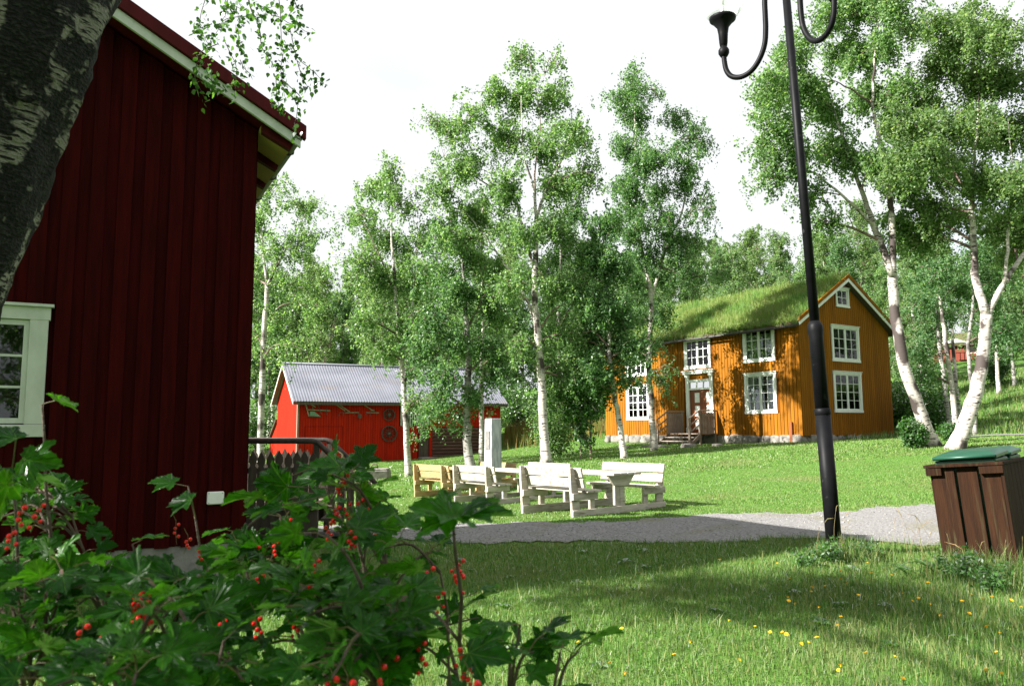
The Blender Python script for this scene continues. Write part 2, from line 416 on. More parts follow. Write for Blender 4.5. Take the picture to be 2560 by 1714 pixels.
M['shrub_leaf'] = leafy('shrub leaves', [(0.024, 0.075, 0.020), (0.052, 0.130, 0.032), (0.090, 0.185, 0.048)], (1.7, 1.8, 0.6), 0.42, 0.025, 0.45)
M['currant_leaf'] = leafy('currant leaves', [(0.010, 0.054, 0.005), (0.019, 0.084, 0.007), (0.036, 0.128, 0.010), (0.015, 0.068, 0.010)], (2.2, 2.4, 0.45), 0.50, 0.030, 0.30, objrand=True, veins=True)
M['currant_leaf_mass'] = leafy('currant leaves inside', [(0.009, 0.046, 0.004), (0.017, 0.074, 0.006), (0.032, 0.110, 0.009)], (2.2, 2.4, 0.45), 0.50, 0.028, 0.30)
M['grass'] = leafy('lawn blades', [(0.054, 0.130, 0.020), (0.092, 0.195, 0.032), (0.130, 0.235, 0.046), (0.175, 0.260, 0.070), (0.240, 0.265, 0.105)], (1.3, 1.4, 0.7), 0.30, 0.03, 0.45, patch=((0.200, 0.205, 0.080), 0.75, 0.52, 0.76))
M['grass_long'] = leafy('long grass blades', [(0.034, 0.095, 0.016), (0.062, 0.150, 0.024), (0.105, 0.200, 0.040), (0.180, 0.225, 0.075), (0.265, 0.260, 0.115)], (1.3, 1.4, 0.7), 0.32, 0.03, 0.45)
M['sod_grass'] = leafy('roof grass', [(0.115, 0.205, 0.038), (0.170, 0.275, 0.056), (0.235, 0.310, 0.085), (0.300, 0.285, 0.120)], (1.3, 1.35, 0.7), 0.30, 0.02, 0.5, patch=((0.115, 0.245, 0.048), 0.9, 0.45, 0.66))
M['meadow'] = leafy('dry meadow stalks', [(0.080, 0.150, 0.030), (0.150, 0.180, 0.045), (0.280, 0.165, 0.075), (0.200, 0.200, 0.065)], (1.2, 1.2, 0.8), 0.30, 0.0)
M['yellow'] = surf('yellow petals', (0.75, 0.47, 0.01), (0.68, 0.36, 0.01), 0.6, 40)
M['flower_stem'] = surf('flower stem', (0.08, 0.13, 0.03), (0.10, 0.15, 0.04), 0.6, 20)
def berry_mat():
    m, nt, out = new_mat('red currant')
    p = nt.nodes.new('ShaderNodeBsdfPrincipled')
    p.inputs['Base Color'].default_value = (0.72, 0.012, 0.010, 1); p.inputs['Roughness'].default_value = 0.12
    p.inputs['Subsurface Weight'].default_value = 0.25; p.inputs['Subsurface Radius'].default_value = (0.006, 0.001, 0.001)
    nt.links.new(p.outputs[0], out.inputs['Surface'])
    return m
M['berry'] = berry_mat()

def ground_mat():
    m, nt, out = new_mat('turf')
    N, L = nt.nodes, nt.links
    p = N.new('ShaderNodeBsdfPrincipled'); p.inputs['Roughness'].default_value = 0.95; p.inputs['Specular IOR Level'].default_value = 0.1
    tc = N.new('ShaderNodeTexCoord')
    def nz(s, d=5):
        n = N.new('ShaderNodeTexNoise'); n.inputs['Scale'].default_value = s; n.inputs['Detail'].default_value = d
        L.new(tc.outputs['Object'], n.inputs['Vector']); return n.outputs['Fac']
    def mix(f, lo, hi, a, b):
        r = N.new('ShaderNodeMapRange'); r.inputs['From Min'].default_value, r.inputs['From Max'].default_value = lo, hi
        L.new(f, r.inputs['Value'])
        x = N.new('ShaderNodeMix'); x.data_type = 'RGBA'; L.new(r.outputs['Result'], x.inputs[0])
        for k, c in ((6, a), (7, b)):
            if isinstance(c, tuple): x.inputs[k].default_value = (*c, 1)
            else: L.new(c, x.inputs[k])
        return x.outputs[2]
    c = mix(nz(9, 8), 0.3, 0.7, (0.056, 0.130, 0.020), (0.100, 0.210, 0.034))
    c = mix(nz(60, 3), 0.5, 0.75, c, (0.110, 0.180, 0.045))
    c = mix(nz(0.55, 3), 0.56, 0.74, c, (0.130, 0.160, 0.055))
    L.new(c, p.inputs['Base Color'])
    b = N.new('ShaderNodeBump'); b.inputs['Strength'].default_value = 0.8; b.inputs['Distance'].default_value = 0.05
    L.new(nz(35, 6), b.inputs['Height']); L.new(b.outputs['Normal'], p.inputs['Normal'])
    L.new(p.outputs[0], out.inputs['Surface'])
    return m
M['turf'] = ground_mat()
M['gravel'] = surf('fine gravel', (0.275, 0.266, 0.258), (0.135, 0.131, 0.127), 0.95, 26, detail=9, bump=0.7, bscale=70, spec=0.1, dirt=((0.16, 0.15, 0.085), 1.1, 0.58, 0.78))

# ---------------------------------------------------------------- ground
GP = np.array([
    (0, 0, 0), (-3, 3, 0), (3, 3, .02), (0, 6, .03), (-2.8, 8.5, .08), (3.6, 9, .2), (5, 8, .12), (6.5, 7.5, .12), (1, 10.5, .1), (0, 13, .09),
    (-3, 14, 0), (1.5, 14.5, .1), (6, 14, .16), (-1, 18.5, -.1), (-2.2, 21.5, -.2), (-4, 30, -.1), (-1.5, 28, .3), (1.1, 27, .5), (3.8, 27, .6),
    (5.4, 30, .72), (9, 29, 1.0), (11.8, 31, 1.08), (17.5, 35, 1.28), (5, 42, .95), (9, 46, 1.4), (-11.5, 42, -.05), (-6, 44.5, .0), (-.7, 48, .55),
    (13, 24, 1.08), (9, 20, .55), (17, 29, 1.32), (22, 31, 1.55), (29, 45, 3.4), (45, 80, 8.4), (0, 80, 4), (-20, 80, 3), (-40, 60, 1.5), (-20, 30, -.3),
    (20, 12, .6), (-15, 10, 0), (0, -10, 0), (20, -5, .3), (-20, -10, 0), (60, 40, 6), (0, 56, 1.9), (4, 52, 1.7), (-60, 120, 6), (0, 160, 10), (80, 140, 15),
    (160, 60, 12), (-120, 60, 4), (-100, -80, 0), (100, -80, 2), (0, -120, 0), (30, 60, 5.0), (16, 60, 3.2), (0, 300, 16), (-300, 0, 4), (300, 0, 12), (300, 300, 26), (-300, 300, 12), (-300, -300, 0), (300, -300, 4), (0, -300, 0)], float)
def _U(r2): return np.where(r2 > 1e-9, r2*np.log(r2 + 1e-12), 0.0)
_n = len(GP)
_K = _U(((GP[:, None, :2] - GP[None, :, :2])**2).sum(-1)) + np.eye(_n)*2.0
_P = np.c_[np.ones(_n), GP[:, :2]]
_W = np.linalg.solve(np.block([[_K, _P], [_P.T, np.zeros((3, 3))]]), np.r_[GP[:, 2], np.zeros(3)])
def gz(x, y):
    x, y = np.atleast_1d(np.asarray(x, float)), np.atleast_1d(np.asarray(y, float))
    res = np.empty(x.shape)
    for i in range(0, x.size, 20000):
        xs, ys = x.flat[i:i+20000], y.flat[i:i+20000]
        k = _U((xs[:, None] - GP[None, :, 0])**2 + (ys[:, None] - GP[None, :, 1])**2)
        res.flat[i:i+20000] = k @ _W[:_n] + _W[_n] + _W[_n+1]*xs + _W[_n+2]*ys
    return res
def g1(x, y): return float(gz([x], [y])[0])

tt = np.linspace(-1, 1, 281)
gx = np.sinh(tt*4.6)/np.sinh(4.6)*330
gy = np.sinh(tt*4.6)/np.sinh(4.6)*330 + 9
X, Y = np.meshgrid(gx, gy)
Z = gz(X.ravel(), Y.ravel()) + 0.012*np.sin(X.ravel()*2.3 + 1.1*np.sin(Y.ravel()*1.7))*np.exp(-(Y.ravel()/40)**2)
nx = len(gx)
idx = (np.arange(len(gy)-1)[:, None]*nx + np.arange(nx-1)[None, :]).ravel()
ground = bpy.data.objects.new('ground', np_mesh('ground', np.c_[X.ravel(), Y.ravel(), Z], np.c_[idx, idx+1, idx+nx+1, idx+nx], M['turf'], True))
tag(link(ground), 'mown green lawn rising towards the houses', 'lawn', kind='structure')

def wob(t, s=0.0): return 0.5*math.sin(t*2.1+s) + 0.3*math.sin(t*5.3+1.7*s) + 0.2*math.sin(t*11.9+2.9*s)
def interp(pts, x): return np.interp(x, [p[0] for p in pts], [p[1] for p in pts])
NEAR = [(-16, 13.6), (-6, 12.4), (-3, 11.7), (-1, 11.1), (0, 10.8), (1.7, 10.5), (3.2, 10.25), (5, 9.95), (9, 9.6), (20, 10.2), (40, 9)]
FAR = [(-16, 15.0), (-6, 14.4), (-2, 13.3), (-.7, 13.1), (1.05, 12.9), (2.2, 13.3), (5.2, 13.9), (7.5, 14.3), (12, 15.2), (20, 16), (40, 16)]
def near_edge(x): return interp(NEAR, x) + 0.10*np.sin(x*2.1) + 0.07*np.sin(x*5.7+1) + 0.05*np.sin(x*13.1+2) + 0.04*np.sin(x*23.7) + .03*np.sin(x*41+1)
def far_edge(x): return interp(FAR, x) + 0.14*np.sin(x*1.7+2) + 0.10*np.sin(x*6.1) + 0.06*np.sin(x*14.3+1) + .035*np.sin(x*27.1) + .02*np.sin(x*47+2)
def strip(name, xs, lo, hi, n, mat, label, lift=0.014):
    V, F = [], []
    for i, x in enumerate(xs):
        for j in range(n+1):
            y = lo(x) + (hi(x)-lo(x))*j/n
            V.append((x, y))
    V = np.array(V); z = gz(V[:, 0], V[:, 1]) + 0.012*np.sin(V[:, 0]*2.3 + 1.1*np.sin(V[:, 1]*1.7))*np.exp(-(V[:, 1]/40)**2) + lift
    idx = (np.arange(len(xs)-1)[:, None]*(n+1) + np.arange(n)[None, :]).ravel()
    o = bpy.data.objects.new(name, np_mesh(name, np.c_[V, z], np.c_[idx, idx+1, idx+n+2, idx+n+1], mat, True))
    return tag(link(o), label, 'path', kind='structure')
strip('path', np.linspace(-16, 40, 1501), near_edge, far_edge, 30, M['gravel'], 'pale gravel path crossing the lawn', 0.02)
strip('path', np.linspace(15.5, 60, 240), lambda x: interp([(15.5, 27.9), (18, 27.3), (25, 27), (60, 26)], x), lambda x: interp([(15.5, 28.1), (17, 28.6), (25, 29.5), (60, 30)], x), 12, M['gravel'], 'pale gravel path end behind the white birches', 0.03)
strip('path', np.linspace(-9, -1.2, 120), lambda x: interp([(-9, 16.6), (-3, 15.1), (-1.2, 14.9)], x)+0.05*np.sin(x*7), lambda x: interp([(-9, 17.1), (-3, 15.5), (-1.2, 14.95)], x)+0.05*np.sin(x*9), 4, M['gravel'], 'narrow worn gravel track beside the picnic tables', 0.02)

# loose stones on the gravel
rs = np.random.default_rng(71); n = 4200
px = rs.uniform(-4, 12, n); py = near_edge(px) + (far_edge(px)-near_edge(px))*rs.uniform(.02, .98, n)
sz = rs.uniform(.006, .016, n)*np.where(rs.uniform(0, 1, n) < .06, 1.9, 1)
pz = gz(px, py) + 0.012*np.sin(px*2.3 + 1.1*np.sin(py*1.7))*np.exp(-(py/40)**2) + .02
oct_ = np.array([(1, 0, 0), (0, 1, 0), (-1, 0, 0), (0, -1, 0), (0, 0, .7), (0, 0, -.5)])
V = np.c_[px, py, pz][:, None, :] + oct_[None]*sz[:, None, None]*rs.uniform(.7, 1.3, (n, 6, 1))
tri = np.array([(0, 1, 4), (1, 2, 4), (2, 3, 4), (3, 0, 4), (1, 0, 5), (2, 1, 5), (3, 2, 5), (0, 3, 5)])
F = (np.arange(n)[:, None, None]*6 + tri[None]).reshape(-1, 3)
M['pebble'] = surf('loose pebbles', (0.30, 0.29, 0.28), (0.12, 0.115, 0.11), 0.9, 7, spec=0.1)
tag(link(bpy.data.objects.new('gravel', np_mesh('gravel', V.reshape(-1, 3), F, M['pebble']))), 'loose small stones lying on the gravel path', 'gravel', kind='stuff')

# ---------------------------------------------------------------- near dark red house
HR = thing('red_house', 'dark red board clad house in shade, white trim, gable end facing us', 'house', (-2.85, 8.5, 0), (0, 0, R(28)))
RW, RSL = 9.0, 0.554                       # gable width, roof slope
def rroof(x): return 4.97 + RSL*(min(-x, x + RW))       # underside of the roof at x in [-RW, 0]
WX0, WX1, WZ0, WZ1 = -2.93, -2.06, 1.70, 2.68            # window opening
bk = MB()
bk.prism([(-RW, .45), (WX0, .45), (WX0, rroof(WX0)), (-RW/2, rroof(-RW/2)), (-RW, rroof(-RW))][:3] + [(-RW/2, rroof(-RW/2)), (-RW, rroof(-RW))], 0.0, 0.12)
bk.prism([(WX1, .45), (0, .45), (0, rroof(0)), (WX1, rroof(WX1))], 0.0, 0.12)
bk.box(WX0, WX1, 0, .12, .45, WZ0); bk.prism([(WX0, WZ1), (WX1, WZ1), (WX1, rroof(WX1)), (WX0, rroof(WX0))], 0.0, 0.12)
RD = 3.4
bk.box(-.12, 0, .12, RD, .45, rroof(0)); bk.box(-RW, -RW+.12, .12, RD, .45, rroof(-RW)); bk.prism([(-RW, .45), (0, .45), (0, rroof(0)), (-RW/2, rroof(-RW/2)), (-RW, rroof(-RW))], RD, RD+.12)
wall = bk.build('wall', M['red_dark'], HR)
def clip_boards(x0, x1, zb, zt0, zt1, openings):
    """vertical pieces of a board, cut by openings"""
    cuts = [(a, b) for (o0, o1, a, b) in openings if x1 > o0 + .01 and x0 < o1 - .01]
    segs, z = [], zb
    for a, b in sorted(cuts):
        if a > z + .02: segs.append((z, a, a))
        z = max(z, b)
    segs.append((z, zt0, zt1))
    return segs
x = -0.02; k = 0
rop = [(-3.08, -1.91, 1.57, 2.84)]
while x > -RW + 0.1:
    w_over = 0.135
    xa, xb = x - w_over, x
    for (a, t0, t1) in clip_boards(xa, xb, .44, rroof(xa)-.01, rroof(xb)-.01, rop):
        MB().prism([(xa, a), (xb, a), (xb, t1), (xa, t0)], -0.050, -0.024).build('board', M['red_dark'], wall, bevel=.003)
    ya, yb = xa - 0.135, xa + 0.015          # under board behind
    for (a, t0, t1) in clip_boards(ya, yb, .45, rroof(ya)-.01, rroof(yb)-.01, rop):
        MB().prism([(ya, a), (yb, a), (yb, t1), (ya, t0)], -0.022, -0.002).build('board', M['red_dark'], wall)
    x -= 0.245
MB().box(-RW+.06, -.03, -.012, RD+.05, -.4, .46).build('foundation', M['concrete'], HR)
# roof: slab, red verge board, white barge board, soffit, gutter
rf = MB()
for s in (0, 1):
    xa, xb = ((.34, -RW/2) if s == 0 else (-RW-.34, -RW/2))
    za = 4.97 - RSL*.34; zb = rroof(-RW/2)
    rf.prism([(xa, za+.03), (xb, zb+.03), (xb, zb+.19), (xa, za+.19)], -.30, RD+.4)
roof = rf.build('roof', M['red_verge'], HR)
def rake(name, off0, off1, y0, y1, mat, over=.40):
    for s in (0, 1):
        xa, xb = (over, -RW/2) if s == 0 else (-RW-over, -RW/2)
        za, zb = 4.97 - RSL*over, rroof(-RW/2)
        MB().prism([(xa, za+off0), (xb, zb+off0), (xb, zb+off1), (xa, za+off1)], y0, y1).build(name, mat, HR, bevel=.004)
rake('white_bargeboard', -.01, .105, -.345, -.305, M['white_green'])
rake('verge_board', .11, .265, -.385, -.302, M['red_verge'], .45)
# eave on the right side: soffit boards between rafters, fascia, gutter with brackets
za = 4.97 - RSL*.40
for i in range(5):
    y0 = -.25 + i*.78
    MB().prism([(-.0, 4.955), (.33, za+.025), (.33, za+.05), (-.0, 4.985)], y0+.09, y0+.72, M=None).build('soffit_board', M['soffit'], roof)
    MB().prism([(-.0, 4.88), (.31, za-.02), (.33, za+.045), (-.0, 4.975)], y0, y0+.085).build('rafter', M['red_verge'], roof)
gut = [(.385+.05*math.cos(a), za+.13+.05*math.sin(a)) for a in np.linspace(math.pi, 2*math.pi, 9)]
gut += [(.385+.044*math.cos(a), za+.13+.044*math.sin(a)) for a in np.linspace(2*math.pi, math.pi, 9)]
gu = MB().prism(gut, -.36, RD+.36).build('gutter', M['dark_metal'], HR)
for i in range(4):
    MB().tube([(.335, .2+i*1.0, za+.13), (.34, .2+i*1.0, za+.075), (.385, .2+i*1.0, za+.072), (.435, .2+i*1.0, za+.10), (.445, .2+i*1.0, za+.17)], .010, 5).build('bracket', M['dark_metal'], gu)
# window
wn_ = MB()
wn_.box(-2.075, -1.92, -.075, -.02, 1.69, 2.70); wn_.box(-3.08, -2.925, -.075, -.02, 1.69, 2.70)
wn_.box(-3.10, -1.905, -.080, -.02, 2.695, 2.82); wn_.box(-3.10, -1.90, -.082, -.02, 1.57, 1.688)
win = wn_.build('window', M['white_green'], HR, bevel=.004)
MB().box(-3.13, -1.88, -.11, -.02, 2.822, 2.85).build('drip_cap', M['white_green'], win)
for (a, b) in ((-2.50, -2.077), (-2.923, -2.505)):
    sa = MB()
    sa.box(a, a+.045, -.055, -.01, 1.70, 2.69); sa.box(b-.045, b, -.055, -.01, 1.70, 2.69); sa.box(a+.046, b-.046, -.054, -.01, 1.70, 1.75); sa.box(a+.046, b-.046, -.054, -.01, 2.64, 2.69)
    zs = [1.75, 2.045, 2.345, 2.64]; xm = (a+b)/2
    for z in zs[1:3]: sa.box(a+.046, b-.046, -.05, -.02, z-.011, z+.011)
    sa.build('sash', M['white_green'], win)
    for z0, z1 in zip(zs, zs[1:]):
        MB().box(a+.046, b-.046, -.030, -.026, z0+.003, z1-.003).build('pane', M['glass'], win)
MB().box(WX0, WX1, .5, .52, 1.5, 2.8).box(WX0-.3, WX0-.28, .13, .5, 1.5, 2.8).box(WX1+.28, WX1+.3, .13, .5, 1.5, 2.8).box(WX0-.3, WX1+.3, .13, .5, 1.48, 1.5).box(WX0-.3, WX1+.3, .13, .5, 2.8, 2.82).build('dark_interior', M['dark_room'], win)
# meter cover plate
mp = MB().box(-.41, -.245, -.095, -.052, .86, .99).build('meter_cover', M['white'], HR, bevel=.008)
for sx in (-.395, -.26):
    for sz in (.875, .975):
        MB().lathe([(.004, 0), (.004, .004)], 8, Matrix.Translation((sx, -.095, sz)) @ Matrix.Rotation(math.pi/2, 4, 'X')).build('screw', M['iron'], mp)

# ---------------------------------------------------------------- wooden porch behind the red house
PO = thing('wooden_porch', 'weathered timber porch with pointed pickets behind the red house corner', 'porch', (-4.35, 10.85, 0), (0, 0, R(6)))
dz = .56
for i in range(12):
    MB().box(0, 1.66, .0+i*.125, .115+i*.125, dz-.035, dz+.003*(i % 3)).build('deck_plank', M['rail_wood'], PO)
MB().box(-.1, 1.64, .02, .08, dz-.33, dz-.04).build('beam', M['picket'], PO)
MB().box(-.1, 1.64, 1.40, 1.46, dz-.33, dz-.04).build('beam', M['picket'], PO)
for (x, y) in ((.86, .09), (1.56, .09), (1.56, 1.34), (.1, .09)):
    MB().box(x, x+.08, y, y+.08, -.15, dz-.04).build('post', M['old_wood'], PO)
prof = [(-.052, 0), (.052, 0), (.052, .56), (.03, .60), (.052, .64), (.052, .70), (0, .80), (-.052, .70), (-.052, .64), (-.03, .60), (-.052, .56)]
pk = MB().prism(prof, -.011, .011).mesh('picket', M['picket'])
for i in range(14):
    instance('picket', pk, PO, (.06+i*.117, -.015+.003*math.sin(i*3.1), dz-.02+.012*math.sin(i*2.3)), (0, R(random.uniform(-.8, .8)), 0))
    instance('picket', pk, PO, (.11+i*.117, 1.47, dz-.02+.012*math.sin(i*2.9)), (0, R(random.uniform(-.8, .8)), 0))
for y in (.012, 1.44):
    MB().box(-.1, 1.64, y, y+.035, dz+.48, dz+.55).build('cross_rail', M['picket'], PO)
    MB().box(-.1, 1.64, y, y+.035, dz+.10, dz+.17).build('cross_rail', M['picket'], PO)
    MB().box(1.57, 1.65, y+.002, y+.08, dz-.03, dz+.90).build('post', M['picket'], PO)
    MB().tube([(-.2, y+.02, dz+.93), (1.55, y+.02, dz+.915), (1.62, y+.02, dz+.90), (2.35, y+.02, dz+.22)], .038, 8).build('handrail', M['porch_rail'], PO, True)
    for k in range(4):
        MB().box(1.78+k*.13, 1.88+k*.13, y, y+.02, dz-.08-k*.12, dz+.62-k*.12).build('picket', M['picket'], PO)
for k in range(3):
    MB().box(1.68+k*.26, 1.96+k*.26, .1, 1.4, dz-.20-k*.18, dz-.16-k*.18).build('step', M['porch_rail'], PO)

# ---------------------------------------------------------------- ochre house with turf roof
OX, OY, OZ, OYAW = 11.815, 32.015, 1.346, 2.154
OL, OW, OH, OA = 12.3, 6.5, 4.62, 6.60
HO = thing('ochre_house', 'ochre yellow two storey timber house with grass turf roof and white windows', 'house', (OX, OY, OZ), (0, 0, OYAW))
OS = (OA-OH)/(OW/2)
front_op = [(1.28, 2.74, 3.26, 4.56), (1.28, 2.74, 1.04, 2.58), (4.86, 6.30, 3.22, 4.46), (9.14, 10.50, 3.10, 4.38), (9.02, 10.48, .88, 2.44), (4.86, 6.14, .12, 2.48)]
gab_op = [(-4.08, -2.32, 3.24, 4.60), (-4.08, -2.30, 1.06, 2.60), (-3.52, -2.74, 5.60, 6.30)]
def wall_sheet(mb, lo, hi, zb, zt, ops, fn):
    xs = sorted({lo, hi} | {o[0] for o in ops} | {o[1] for o in ops}); zs = sorted({zb, zt} | {o[2] for o in ops} | {o[3] for o in ops})
    for a, b in zip(xs, xs[1:]):
        for c, d in zip(zs, zs[1:]):
            if not any(o[0]-1e-4 <= a and b <= o[1]+1e-4 and o[2]-1e-4 <= c and d <= o[3]+1e-4 for o in ops):
                fn(mb, a, b, c, d)
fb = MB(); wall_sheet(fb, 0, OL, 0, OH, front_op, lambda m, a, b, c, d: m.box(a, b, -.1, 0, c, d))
fwall = fb.build('front_wall', M['ochre_gap_shade'], HO)
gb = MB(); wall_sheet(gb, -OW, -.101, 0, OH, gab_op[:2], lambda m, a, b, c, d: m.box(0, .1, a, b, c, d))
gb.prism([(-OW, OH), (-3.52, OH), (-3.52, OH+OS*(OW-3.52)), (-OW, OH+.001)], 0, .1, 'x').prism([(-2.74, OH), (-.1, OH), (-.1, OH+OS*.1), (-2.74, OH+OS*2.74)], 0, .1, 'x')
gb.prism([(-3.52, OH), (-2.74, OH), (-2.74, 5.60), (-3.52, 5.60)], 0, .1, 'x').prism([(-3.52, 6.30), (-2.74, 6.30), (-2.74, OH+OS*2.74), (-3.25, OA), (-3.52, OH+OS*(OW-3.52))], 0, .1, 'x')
gwall = gb.build('gable_wall', M['ochre_gap_shade'], HO)
MB().box(OL-.1, OL, -OW, -.1, 0, OH).box(0.1, OL-.1, -OW, -OW+.1, 0, OH).prism([(-OW, OH), (0, OH), (-OW/2, OA)], OL-.1, OL, 'x').build('back_wall', M['orange'], HO)
# upright boards, front (y outward) then gable
n = 72; p = OL/n
for i in range(n):
    a, b = i*p, (i+1)*p
    for (z0, t0, t1) in clip_boards(a, b, -.02, OH, OH, [(o[0]-.1, o[1]+.1, o[2]-.1, o[3]+.1) for o in front_op[:5]] + [(4.66, 6.34, .1, 3.02)]):
        MB().box(a+.013, b-.013, .003, .030, z0, t0).build('board', M['orange'], fwall)
n = 46; p = OW/n
for i in range(n):
    a, b = -OW + i*p, -OW + (i+1)*p
    ta, tb = OH + OS*min(-a, a+OW), OH + OS*min(-b, b+OW)
    for (z0, t0, t1) in clip_boards(a, b, -.02, ta, tb, [(o[0]-.1, o[1]+.1, o[2]-.1, o[3]+.1) for o in gab_op]):
        MB().prism([(a+.010, z0), (b-.010, z0), (b-.010, t1), (a+.010, t0)], -.030, -.003, 'x').build('board', M['orange'], gwall)
MB().box(-.034, .10, .0305, .050, -.02, OH).build('corner_board', M['orange'], HO)
def casement(parent, name, x0, x1, z0, z1, rows, cols=2, facing='y', trim=.11, leaves=2, curtain=True, cap=True):
    """window in a wall: facing y = front wall (outward +y), facing x = gable wall (outward -x)"""
    def W(mb, a, b, d0, d1, c, d):        # d = distance outwards
        return mb.box(a, b, d0, d1, c, d) if facing == 'y' else mb.box(-d1, -d0, a, b, c, d)
    t = MB()
    W(t, x0-trim, x0, .004, .055, z0, z1); W(t, x1, x1+trim, .004, .055, z0, z1); W(t, x0-trim-.02, x1+trim+.02, .004, .06, z1, z1+trim*.9); W(t, x0-trim-.02, x1+trim+.02, .004, .065, z0-trim, z0)
    w = t.build('window', M['white'], parent)
    if cap: W(MB(), x0-trim-.05, x1+trim+.05, .004, .10, z1+trim*.9+.003, z1+trim*.9+.03).build('drip_cap', M['white'], w)
    lw = (x1-x0)/leaves
    for l in range(leaves):
        a, b = x0+l*lw+.002, x0+(l+1)*lw-.002
        s = MB(); fr = .055
        W(s, a, a+fr, -.03, .025, z0, z1); W(s, b-fr, b, -.03, .025, z0, z1); W(s, a+fr, b-fr, -.03, .024, z0, z0+fr); W(s, a+fr, b-fr, -.03, .024, z1-fr, z1)
        xs = np.linspace(a+fr, b-fr, cols+1); zs = np.linspace(z0+fr, z1-fr, rows+1)
        for q in xs[1:-1]: W(s, q-.012, q+.012, -.018, .016, z0+fr, z1-fr)
        for q in zs[1:-1]:
            for u, v in zip(xs, xs[1:]): W(s, u+.012, v-.012, -.018, .015, q-.012, q+.012)
        s.build('sash', M['white'], w)
        for u, v in zip(xs, xs[1:]):
            for c, d in zip(zs, zs[1:]):
                W(MB(), u+.0125, v-.0125, -.004, .0, c+.0125, d-.0125).build('pane', M['glass'], w)
    r = MB(); W(r, x0-.2, x1+.2, -1.3, -1.28, z0-.2, z1+.2); W(r, x0-.22, x0-.2, -1.28, -.11, z0-.2, z1+.2); W(r, x1+.2, x1+.22, -1.28, -.11, z0-.2, z1+.2); W(r, x0-.2, x1+.2, -1.28, -.11, z0-.22, z0-.2); W(r, x0-.2, x1+.2, -1.28, -.11, z1+.2, z1+.22)
    r.build('dark_interior', M['dark_room'], w)
    if curtain:
        cu = MB(); cwid = (x1-x0)*.17
        for c0, c1 in ((x0-.02, x0+cwid), (x1-cwid, x1+.02)):
            m_ = 8
            for q in range(m_):
                a, b = c0+(c1-c0)*q/m_, c0+(c1-c0)*(q+1)/m_
                W(cu, a, b, -.16-.012*(q % 2), -.15-.012*(q % 2), z0-.05, z1+.05)
        cu.build('curtain', M['curtain'], w)
    return w
for (a, b, c, d), r_ in zip(front_op[:5], (3, 4, 3, 3, 4)):
    casement(HO, 'window', a, b, c, d, r_)
for (a, b, c, d), r_ in zip(gab_op, (3, 4, 2)):
    casement(HO, 'window', a, b, c, d, r_, facing='x', leaves=2 if r_ > 2 else 1, trim=.11 if r_ > 2 else .085, curtain=r_ > 2)
# door with carved surround
ds = MB()
for (a, b) in ((4.66, 4.86), (6.14, 6.34)):
    ds.box(a, b, .004, .07, .12, 2.72); ds.box(a-.02, b+.02, .004, .10, .10, .36); ds.box(a-.03, b+.03, .004, .12, 2.72, 2.84)
ds.box(4.862, 6.138, .004, .06, 2.48, 2.60); ds.box(4.862, 6.138, .004, .055, 2.12, 2.20); ds.box(4.56, 6.44, .004, .16, 2.86, 2.98); ds.box(4.50, 6.50, .004, .20, 2.982, 3.03)
dsur = ds.build('door_surround', M['white'], HO)
MB().box(4.90, 6.10, .006, .03, 2.605, 2.855).build('ochre_panel', M['orange'], dsur)
for i in range(3):
    sh = .03
    MB().prism([(4.87+i*.42, 2.205), (5.28+i*.42, 2.205), (5.28+i*.42-(sh if i < 2 else 0), 2.475), (4.87+i*.42+(0 if i == 0 else -sh), 2.475)], -.01, .0).build('pane', M['glass'], dsur)
    if i: MB().prism([(4.85+i*.42, 2.2), (4.885+i*.42, 2.2), (4.855+i*.42, 2.48), (4.82+i*.42, 2.48)], .002, .03).build('glazing_bar', M['white'], dsur)
MB().box(4.86, 6.14, -.5, -.48, 2.1, 2.6).build('dark_interior', M['dark_room'], dsur)
for (a, b) in ((4.862, 5.498), (5.502, 6.138)):
    dr = MB().box(a, b, -.05, -.01, .12, 2.12).build('door', M['ochre_dark'], HO)
    for (c, d) in ((1.52, 1.98), (.88, 1.38), (.28, .76)):
        xa, xw = (4.90, .23) if a < 5 else (5.54, .30)
        MB().box(xa, xa+xw, -.012, .006, c, d).build('door_panel', M['white'], dr, bevel=.01)
MB().tube([(5.46, 0, 1.1), (5.46, .05, 1.1), (5.36, .05, 1.1)], .012, 6).build('handle', M['iron'], dr)
# verge boards along the roof edges of both gables
def orake(x0, x1, o0, o1, mat, name, over=.28):
    for s in (0, 1):
        ya, yb = (over, -OW/2) if s == 0 else (-OW-over, -OW/2)
        za_, zb_ = OH - OS*over, OA
        MB().prism([(ya, za_+o0), (yb, zb_+o0), (yb, zb_+o1), (ya, za_+o1)], x0, x1, 'x').build(name, mat, HO)
orake(-.30, -.27, .04, .20, M['white'], 'white_bargeboard')
orake(-.335, -.265, .205, .36, M['orange'], 'ochre_bargeboard', .30)
orake(OL+.27, OL+.30, .04, .20, M['white'], 'white_bargeboard')
orake(OL+.265, OL+.335, .205, .36, M['orange'], 'ochre_bargeboard', .30)
ro = MB()
for s in (0, 1):
    ya, yb = (.30, -OW/2) if s == 0 else (-OW-.30, -OW/2)
    ro.prism([(ya, OH-OS*.30+.03), (yb, OA+.03), (yb, OA+.13), (ya, OH-OS*.30+.13)], -.262, OL+.262, 'x')
oroof = ro.build('roof', M['old_wood'], HO)
